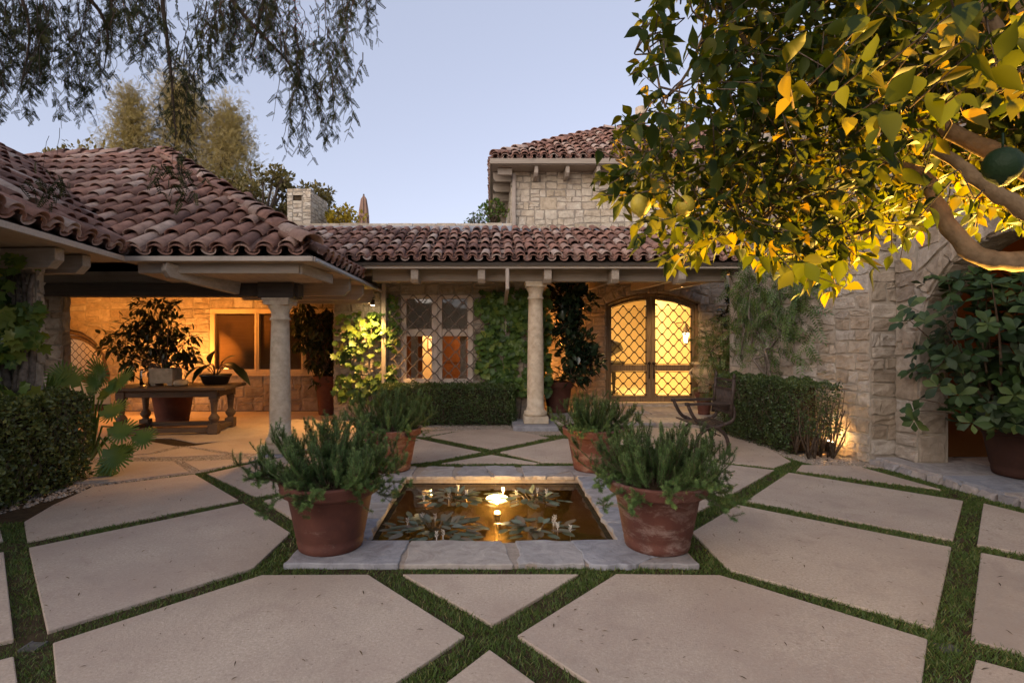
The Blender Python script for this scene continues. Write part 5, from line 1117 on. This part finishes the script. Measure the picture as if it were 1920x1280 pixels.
LB = [limb([(1985,493,2.1),(1900,490,2.1),(1835,485,2.12),(1790,440,2.16),(1755,385,2.22),(1745,340,2.28),(1700,312,2.36),(1640,318,2.45)], .042, .020),
      limb([(2000,440,2.0),(1920,395,1.98),(1850,350,2.0),(1790,300,2.1),(1700,262,2.2)], .036, .016),
      limb([(1640,318,2.45),(1570,360,2.5),(1530,388,2.55),(1450,386,2.6),(1370,374,2.65),(1300,340,2.7)], .022, .009),
      limb([(1530,388,2.55),(1480,330,2.5),(1455,280,2.5),(1470,215,2.5),(1440,140,2.5),(1385,60,2.5),(1340,0,2.5)], .024, .007),
      limb([(1745,230,2.35),(1680,182,2.4),(1600,168,2.45),(1530,178,2.5),(1480,205,2.5)], .030, .013),
      limb([(1950,330,2.0),(1850,280,2.15),(1745,230,2.35)], .04, .03),
      limb([(1960,200,1.95),(1900,120,2.0),(1860,40,2.05),(1800,-40,2.1)], .034, .02),
      limb([(1905,120,2.0),(1925,40,2.0),(1890,-40,2.0)], .04, .03),
      limb([(1370,374,2.65),(1320,410,2.6),(1300,450,2.6),(1280,500,2.6)], .01, .004),
      limb([(1300,340,2.7),(1240,300,2.65),(1190,290,2.6),(1155,300,2.6)], .009, .004),
      limb([(1340,0,2.5),(1300,120,2.45),(1245,200,2.4),(1225,110,2.4),(1205,60,2.4)], .008, .003),
      limb([(1640,318,2.45),(1560,330,2.4),(1480,360,2.35),(1420,420,2.3),(1360,450,2.3)], .016, .006),
      limb([(1755,385,2.22),(1690,420,2.3),(1600,440,2.35),(1520,470,2.4)], .014, .005)]
env = np.array([(1235,0),(1195,40),(1185,70),(1215,120),(1205,170),(1235,215),(1175,235),(1145,250),(1150,290),(1140,330),(1165,400),(1215,410),(1240,470),(1250,510),(1290,505),(1320,455),(1400,470),(1430,500),(1470,500),(1540,530),(1580,515),(1590,480),(1680,440),(1760,415),(1800,440),(1860,430),(1960,450),(2300,430),(2300,-260),(1280,-260)])
hole_ = [((1290,60),46),((1262,150),40),((1790,440),40),((1345,215),14), ((1201,384),30), ((1284,386),22)]
tw = []
while len(tw) < 2000:
    q = A(rng.uniform(1140,2250), rng.uniform(-240,540))
    if not inpoly(np.array([q[0]]), np.array([q[1]]), env)[0]: continue
    if any((q[0]-c[0])**2+(q[1]-c[1])**2 < r*r for c, r in hole_): continue
    if q[0] < 1330 and rng.uniform() < .25: continue
    if q[0] > 1735 and q[1] > 425 or (1715 < q[0] < 1880 and q[1] > 330 and rng.uniform() < .8): continue
    tw.append(P(q[0], q[1], rng.uniform(1.8,3.1) if q[0] < 1680 or q[1] < 200 else rng.uniform(2.4,3.1)))
k_ = 0
while k_ < 330:
    q = A(rng.uniform(1690,2100), rng.uniform(60,430))
    if (q[0] > 1735 and q[1] > 400) or (1715 < q[0] < 1800 and q[1] > 330): continue
    tw.append(P(q[0], q[1], rng.uniform(2.3,3.2))); k_ += 1
k_ = 0
while k_ < 150:
    q = A(rng.uniform(1160,1760), rng.uniform(-60,500))
    if not inpoly(np.array([q[0]]), np.array([q[1]]), env)[0] or any((q[0]-c[0])**2+(q[1]-c[1])**2 < r*r for c, r in hole_) or q[1] > 480-.0*q[0]: continue
    tw.append(P(q[0], q[1], rng.uniform(1.85,2.5))); k_ += 1
for _ in range(26): tw.append(P(rng.uniform(1480,2000), rng.uniform(-80,230), rng.uniform(1.15,1.6)))
allb = np.concatenate(LB); pos, dr, nn, sc = [], [], [], []
for c in tw:
    b = allb[np.argmin(np.linalg.norm(allb-c,axis=1)+rng.uniform(0,.3,len(allb)))]; ax = unit(c-b+rng.normal(0,.15,3)+A(0,0,-.05)); L_ = rng.uniform(.14,.26); s0 = c-ax*L_*.5
    if np.linalg.norm(c-b) < .27: w.tube([b,(b+s0)/2+rng.normal(0,.03,3),s0,c+ax*L_*.5], [.005,.004,.003,.0015], 4, mi=1)
    else: w.tube([s0,c+ax*L_*.5], [.003,.0015], 4, mi=1)
    k = int(rng.integers(4,8)); t = np.linspace(.1,1,k); x_ = unit(np.cross(ax,A(.2,.3,1))); y_ = np.cross(ax,x_); an = rng.uniform(0,6)+np.arange(k)*2.4
    o = np.outer(np.cos(an),x_)+np.outer(np.sin(an),y_); pos.append(s0+np.outer(t*L_,ax)); dr.append(unit(o*.9+ax*.55+A(0,0,-.35)+rng.normal(0,.25,(k,3)))); nn.append(unit(A(0,0,1)+rng.normal(0,.55,(k,3)))); sc.append(rng.uniform(.045,.098,k))
m = MB(); pos = np.concatenate(pos); k = len(pos); scatter(m, LEMON, pos, np.concatenate(dr), np.concatenate(nn), np.concatenate(sc), np.clip(rng.beta(1.7,2.3,k),0,1), True)
m.build('foliage', M['lemonleaf'], lt); w.build('branches', [M['bark_pale'], M['bark']], lt)
for px, py, Y, r, mt, lab in ((1201,384,1.95,.037,'lemon','pale round lemon hanging at the left tip of the tree before the upper storey'),(1284,386,2.05,.037,'lemon','shaded lemon half hidden by leaves right of the left tip lemon'),(1880,311,1.55,.048,'lemon_green','large dark green lemon at the far right of the tree'),(1700,118,2.2,.04,'lemon','small lemon lit from below high in the right of the tree'),(1580,60,2.3,.038,'lemon','lemon near the top middle of the tree')):
    c = P(px,py,Y); m = MB(); rr = [(r*sin(t)*(1-.04*cos(t)), -r*1.08*cos(t)-(.14*r if t < .25 else 0)) for t in np.linspace(0,pi,16)]; m.lathe(rr, c, 22, jit=.0006); m.tube([c+A(0,0,r),c+A(.01,.01,r+.05)], .003, 5)
    tag(m.build('lemon', M[mt]), lab, 'fruit', 'lemons hanging in the tree')

# ================================================================ PEPPER TREE
pt = thing('pepper_tree', 'pepper tree whose fine weeping foliage hangs across the top left of the sky', 'tree', (-6.2,3.2,0)); w = MB()
w.tube(smooth([(-6.2,3.2,-.1),(-6.25,3.3,1.5),(-6.1,3.6,3.2),(-5.5,4.0,4.8)]), .2, 10)
def lb(L, r0, r1): p = smooth(L); w.tube(p, np.linspace(r0,r1,len(p)), 7); return p
top = [lb([(-5.5,4.0,4.8),P(60,-220,4.6),P(330,-200,5.0),P(520,-110,5.4),P(600,-60,5.6)], .10, .025), lb([P(60,-220,4.6),P(110,-60,4.9),P(190,20,5.2),P(205,70,5.3),P(195,130,5.4)], .03, .005), lb([P(330,-200,5.0),P(430,0,5.2),P(500,75,5.4),P(545,120,5.5),P(585,210,5.6)], .028, .004),
       lb([P(520,-110,5.4),P(490,20,5.5),P(470,110,5.6)], .03, .006), lb([P(-100,-180,4.4),P(30,-40,4.7),P(60,60,4.8),P(40,160,4.8)], .026, .004), lb([P(330,-200,5.0),P(300,-20,5.0),P(320,120,5.0),P(330,260,5.1)], .03, .005)]
ex_ = [-80,0,30,60,100,140,160,200,235,260,300,320,335,350,375,400,430,470,500,520,545,560,580,600,630,650,662,680,700]; ey_ = [230,235,215,190,215,245,200,150,100,120,150,290,335,350,230,150,130,170,130,160,250,335,315,250,285,230,130,60,10]
PEP = []; pv, pf = [], []
for k in range(14):
    t = .08+.066*k; sd = (-1)**k; L_ = .26*(1-.55*t); dx, dy = sd*.85, .55; b = len(pv); nx, ny = -dy*.055, dx*.055; pv += [(0,t,0),(dx*L_*.5+nx,t+dy*L_*.5+ny,-.02),(dx*L_,t+dy*L_,-.06),(dx*L_*.5-nx,t+dy*L_*.5-ny,-.02)]; pf.append([b,b+1,b+2,b+3])
b = len(pv); pv += [(-.006,0,0),(.006,0,0),(.003,1,0),(-.003,1,0)]; pf.append([b,b+1,b+2,b+3]); pv = np.array(pv); pv[:,2] -= .12*pv[:,1]**2; PEPT = (pv, np.array(pf))
pos, dr, sc = [], [], []
for i in range(350):
    x = rng.uniform(-70,695); lim = np.interp(x, ex_, ey_); e = lim*rng.uniform(.3,1)**.7+rng.normal(0,12)
    if rng.uniform() < .3: e = lim*rng.uniform(.85,1.05)
    if 225 < x < 300 and rng.uniform() < .25: continue
    s_ = e-rng.uniform(90,230); Y = rng.uniform(4.6,6.6); a, b = P(x+rng.normal(0,14),s_,Y), P(x+rng.normal(0,16),e,Y+rng.normal(0,.12)); k = 10; t = np.linspace(0,1,k)[:,None]; p = a+(b-a)*t; p += np.cumsum(rng.normal(0,.022,(k,3)),0)*A(1,1,.2); w.tube(p, np.linspace(.005,.0016,k), 4, cap=False)
    n = int(np.linalg.norm(b-a)/.052); tt = rng.uniform(.05,1,n)*(k-1.001); i0 = tt.astype(int); pos.append(p[i0]+(p[i0+1]-p[i0])*(tt-i0)[:,None]); an = rng.uniform(0,2*pi,n); dr.append(unit(np.stack([np.cos(an)*.75,np.sin(an)*.75,-rng.uniform(.45,1.1,n)],1))); sc.append(rng.uniform(.065,.125,n))
for x,y_ in ((80,170),(250,880)): pass
for px, py, n_ in ((100,335,16),(80,350,12),(318,330,20),(345,345,14)): # low tips hanging in front of the roof
    p0 = P(px,py,5.0); pos.append(p0+rng.normal(0,.08,(n_,3))); an = rng.uniform(0,2*pi,n_); dr.append(unit(np.stack([np.cos(an)*.6,np.sin(an)*.6,-np.ones(n_)],1))); sc.append(rng.uniform(.1,.17,n_))
    w.tube(wig(P(px+12,py-95,5.0),p0,7,.015), np.linspace(.003,.0012,7), 4)
m = MB(); pos = np.concatenate(pos); k = len(pos); bq = np.array([P(rng.normal(520,40),rng.normal(45,35),rng.uniform(5.2,5.9)) for _ in range(200)]); scatter(m, PEB, bq, rvec(200), rvec(200), .012, .5, mi=1); scatter(m, PEPT, pos, np.concatenate(dr), unit(rvec(k)+A(0,-.5,.6)), np.concatenate(sc), rng.beta(2,2.3,k), False, wid=1.0); m.build('foliage', [M['pepper'], plain('pink_berry', (.22,.05,.045), .5)], pt)
w.build('branches', M['bark_dark'], pt)

# ================================================================ BACKGROUND TREES
def conifer(x, y, z0, z1, R, label, mat='pine', n=2600, size=.26, group='trees behind the porch roof'):
    t = thing('conifer_tree', label, 'tree', (x,y,0), group); w, m = MB(), MB(); w.tube(wig((x,y,0),(x,y,z1-.3),9,.05), np.linspace(.25,.03,9), 8)
    cl = []
    for i in range(190):
        f = rng.uniform(0,1)**.8; z = z0+(z1-z0)*f; a = rng.uniform(0,2*pi); r = R*(1-f)**.9*rng.uniform(.3,1.2)+.08; c = A(x+r*cos(a),y+r*sin(a),z+rng.normal(0,.15)); cl.append(c); w.tube([A(x,y,z-.3),(A(x,y,z)+c)/2,c], [.03,.02,.008], 4)
    cl = np.array(cl); k = rng.integers(0,len(cl),n); p = cl[k]+rng.normal(0,.23,(n,3))*A(1,1,1.35)*(R/1.5)
    scatter(m, PINN, p, unit(A(0,0,.55)+rvec(n)), rvec(n), rng.uniform(.5,1.2,n)*size, np.clip(rng.beta(2,2,n)+.1*np.sin(k),0,1), False); m.build('crown', M[mat], t); w.build('trunk', M['bark'], t)
gz = lambda py, Y: CH-(py-HY)*Y/FL
for px, Y, top_, bot, R, lab, n in ((245,24,185,420,2.0,'slim golden conifer, leftmost of the three behind the porch roof',2200),(335,25,168,420,2.9,'tallest and widest golden conifer behind the porch roof ridge',3600),(428,25,215,430,2.2,'golden conifer with a pointed top right of the tallest one',2800)):
    conifer((px-920)*Y/1000, Y, gz(bot,Y), gz(top_,Y), R, lab, n=int(n*3.2))
def roundtree(name, label, cat, px, Y, ptop, pbot, pw, n, size, mat, tpl=OVAL, group=None, z0=0., ncl=34):
    x = (px-920)*Y/1000; z1, zb = gz(ptop,Y), gz(pbot,Y); R = pw*Y/2000; cl = []
    for i in range(ncl):
        o = rvec(1)[0]*rng.uniform(.35,1)**.5; cl.append((A(x+o[0]*R, Y+o[1]*R, (z1+zb)/2+o[2]*(z1-zb)/2*.9), R*rng.uniform(.16,.34)))
    return leafy(name, label, cat, (x,Y,z0), cl, n, tpl, size, mat, r0=.10 if z0 == 0 else .015, droop=.2, group=group, trunk=(x,Y,max(z0+.1,zb-.2)))
roundtree('oak_tree', 'broad olive-green tree between the golden conifers and the stone chimney', 'tree', 490, 22, 305, 440, 150, 3600, .2, 'oak', group='trees behind the porch roof', ncl=46)
roundtree('oak_tree', 'low olive-green tree rising behind the chimney top', 'tree', 590, 27, 340, 430, 80, 1500, .2, 'oak', group='trees behind the porch roof')
roundtree('oak_tree', 'small golden tree top showing above the left roof valley', 'tree', 110, 26, 278, 380, 70, 1100, .22, 'oak', group='trees behind the porch roof')
roundtree('oak_tree', 'dark olive crown low behind the porch roof ridge', 'tree', 250, 27, 300, 420, 260, 3600, .24, 'oak', group='trees behind the porch roof', ncl=50)
roundtree('yellow_shrub', 'bright yellow-leaved shrub on the roof terrace beside the chimney', 'shrub', 650, 13.6, 393, 430, 76, 520, .12, 'yellow', z0=3.9)
roundtree('terrace_plant', 'leafy green plant in a brown pot on the terrace beside the upper wall', 'plant', 925, 12.6, 375, 428, 50, 330, .10, 'ivy', z0=4.15); pot(.065,12.6,3.9,.12,.26,'small brown pot on the terrace beside the upper wall','terra')
roundtree('terrace_shrub', 'thin sparse shrub on the terrace left of the potted plant', 'shrub', 893, 12.9, 396, 430, 40, 130, .08, 'ivy', z0=3.9)
um = thing('closed_parasol', 'closed brown parasol standing on the roof terrace', 'parasol', (-3.57,15.0,3.9)); m = MB(); n = 16; V = []
prof = [(.02,5.59),(.07,5.5),(.11,5.2),(.135,4.8),(.15,4.45),(.17,4.3)]
for r_, z in prof:
    for k in range(n): V.append((-3.57+r_*(1+.22*(-1)**k)*cos(2*pi*k/n), 15+r_*(1+.22*(-1)**k)*sin(2*pi*k/n), z))
m.add(V, [[i*n+k,i*n+(k+1)%n,(i+1)*n+(k+1)%n,(i+1)*n+k] for i in range(len(prof)-1) for k in range(n)]); m.build('canopy', M['canvas'], um)
m = MB(); m.tube([(-3.57,15,3.9),(-3.57,15,5.64)], .022, 8); m.lathe([(.25,3.9),(.25,3.96),(.03,3.99)], (-3.57,15,0), 20); m.build('pole', M['table'], um)
m = MB(); m.lathe([(.142,4.97),(.15,4.99),(.15,5.04),(.138,5.06)], (-3.57,15,0), 20); m.build('tie_band', M['canvas'], um)

# ================================================================ LIGHT FITTINGS AND LAMPS
WARM = (1.0, .54, .18); AMB = (1.0, .37, .065)
LK = .66
def lamp(kind, loc, power, col=WARM, size=.05, target=None, spot=70, blend=.6, parent=None):
    l = bpy.data.lights.new('lamp', kind); l.energy = power*LK; l.color = col
    if kind == 'AREA': l.size = size
    else: l.shadow_soft_size = size
    if kind == 'SPOT': l.spot_size = radians(spot); l.spot_blend = blend
    o = bpy.data.objects.new('lamp', l); COL.objects.link(o); o.location = loc
    if target is not None:
        from mathutils import Vector
        o.rotation_euler = Vector(A(*target)-A(*loc)).to_track_quat('-Z','Y').to_euler()
    return o
def fitting(loc, d, label, mat='iron', glow=10, r=.03, L=.10, name='spot_light'):
    """small bullet spot: body tube plus a glowing lens"""
    loc = A(*loc); d = unit(A(*d)); t = thing(name, label, 'light', tuple(loc), 'garden spot lights'); m = MB(); m.tube([loc-d*L, loc-d*.015, loc], [r*.8,r,r*1.05], 12); m.tube([loc-d*L*.8, loc-d*L*.8-A(0,0,.12 if d[2] > 0 else -.06)], .01, 6); m.build('housing', M[mat], t)
    m = MB(); m.tube([loc+d*.001, loc+d*.006], r*.82, 12); m.build('lens', emit('spot_lens', (1,.75,.4), glow), t)
fitting((-2.17,9.80,2.17), (-.15,.15,-1), 'small bright spot light under the last rafter tail of the porch eave', glow=60, r=.035)
lamp('SPOT', (-2.19,9.79,2.12), 70, (1,.52,.15), .03, (-2.45,10.15,.5), 105, .8)
b = G(1566,835,.12); fitting((4.42,6.95,.20), (.25,-.05,1), 'small garden spot light between the right wall and the open hedge end', glow=30, r=.04, L=.14)
lamp('POINT', (4.42,6.98,.27), 3.2, (1,.50,.13), .02)
lamp('POINT', (LX,LY,WZ+.04), 5.5, (1,.62,.24), .012); lamp('SPOT', (LX,LY-.06,-.28), 60, (1,.54,.14), .04, (LX-.03,4.5,-.75), 62, 1.0); lamp('POINT', (LX,LY,-.16), 6, (1,.58,.17), .03)
# porch: hidden lamps washing wall and floor
lamp('SPOT', (-6.2,10.6,.85), 48, AMB, .05, (-6.1,11.5,2.2), 120, .8)
lamp('POINT', (-6.95,10.9,.95), 14, AMB, .04)
lamp('POINT', (-5.4,10.4,2.36), 10, AMB, .1); lamp('POINT', (-8.3,10.4,2.2), 13, AMB, .1)
lamp('SPOT', (-3.0,8.0,2.3), 40, (1,.52,.16), .05, (-3.7,7.7,0), 100, .5)
fitting((-6.98,10.95,.86), (.1,.3,1), 'small glowing uplight behind the stone planter on the porch table', glow=14, r=.04, L=.1)
# house interior, porch behind the column, sculpture wash
lamp('AREA', (3.3,13.6,3.15), 95, (1,.64,.24), 1.6); lamp('POINT', (4.9,13.3,1.65), 9, (1,.66,.28), .1)
lamp('POINT', (-1.45,13.6,2.2), 42, (1,.68,.28), .1); lamp('POINT', (-.2,11.6,1.5), 6, (1,.6,.25), .05)
fitting((1.18,11.5,.80), (-.15,.2,1), 'small spot light glowing among the leaves behind the porch column', glow=30, r=.03)
lamp('POINT', (1.22,11.45,.95), 5, AMB, .04); lamp('POINT', (1.6,11.7,1.9), 2.5, AMB, .05)
lamp('SPOT', (3.9,10.9,2.6), 26, (1,.62,.25), .05, (4.3,12,.6), 100, .7)
lamp('POINT', (-9.2,12.3,1.5), 4, AMB, .1)
lamp('POINT', (7.0,5.2,2.6), 1.6, AMB, .1)
lamp('SPOT', (3.72,8.95,.55), 7, (1,.6,.22), .03, (4.3,8.3,1.2), 60, .6)
# lemon tree uplights on the ground, out of the frame to the right
fitting((3.38,3.1,.14), (-.25,-.05,1), 'garden spot light at the foot of the lemon tree', glow=20, r=.04); lamp('SPOT', (3.35,3.1,.24), 620, (1,.56,.10), .04, (1.8,2.6,2.5), 72, .7)
fitting((5.45,4.4,.26), (-.6,-.3,.6), 'garden spot light on the stone terrace beyond the lemon tree', glow=20, r=.04); lamp('SPOT', (5.40,4.37,.36), 2300, (1,.56,.09), .04, (1.95,2.75,2.85), 46, .8)

# ================================================================ SKY, SUN, CAMERA
wd = bpy.data.worlds.new('World'); SC.world = wd; wd.use_nodes = True; nt = wd.node_tree; bg = nt.nodes['Background']
sky = nt.nodes.new('ShaderNodeTexSky'); sky.sky_type = 'NISHITA'; sky.sun_disc = False
SUN_EL, SUN_AZ = radians(16), radians(219)
sky.sun_elevation = SUN_EL; sky.sun_rotation = SUN_AZ; sky.air_density = 1.0; sky.dust_density = .4; sky.ozone_density = 2.0
hs = nd(nt, 'ShaderNodeHueSaturation', {'Color': sky.outputs[0], 'Saturation': .62})
tint = mix(nt, mix(nt, hs.outputs[0], (1.04,.90,.92), 1.0, 'MULTIPLY'), (1.70,1.93,2.50), .62)
nt.links.new(tint, bg.inputs[0]); bg.inputs[1].default_value = .0435
sl = bpy.data.lights.new('sun', 'SUN'); sl.energy = .50; sl.angle = radians(70); sl.color = (1,.83,.68); so = bpy.data.objects.new('sun', sl); COL.objects.link(so)
from mathutils import Vector
sd = Vector((sin(SUN_AZ)*cos(SUN_EL), cos(SUN_AZ)*cos(SUN_EL), sin(SUN_EL))); so.rotation_euler = sd.to_track_quat('Z','Y').to_euler()
cam = bpy.data.cameras.new('camera'); cam.lens = 36*FL/1920; cam.sensor_width = 36; cam.shift_x = 40/1920; cam.clip_start = .05; cam.clip_end = 500
co = bpy.data.objects.new('camera', cam); COL.objects.link(co); co.location = (0,0,CH); co.rotation_euler = (radians(90),0,0); SC.camera = co
SC.view_settings.view_transform = 'Standard'; SC.view_settings.look = 'None'; SC.view_settings.gamma = 1; SC.view_settings.exposure = 2.82
SC.render.engine = 'CYCLES'; cy = SC.cycles; cy.use_denoising = True; cy.denoiser = 'OPENIMAGEDENOISE'; cy.max_bounces = 6; cy.transparent_max_bounces = 12; cy.caustics_reflective = False; cy.caustics_refractive = False; cy.sample_clamp_indirect = 4
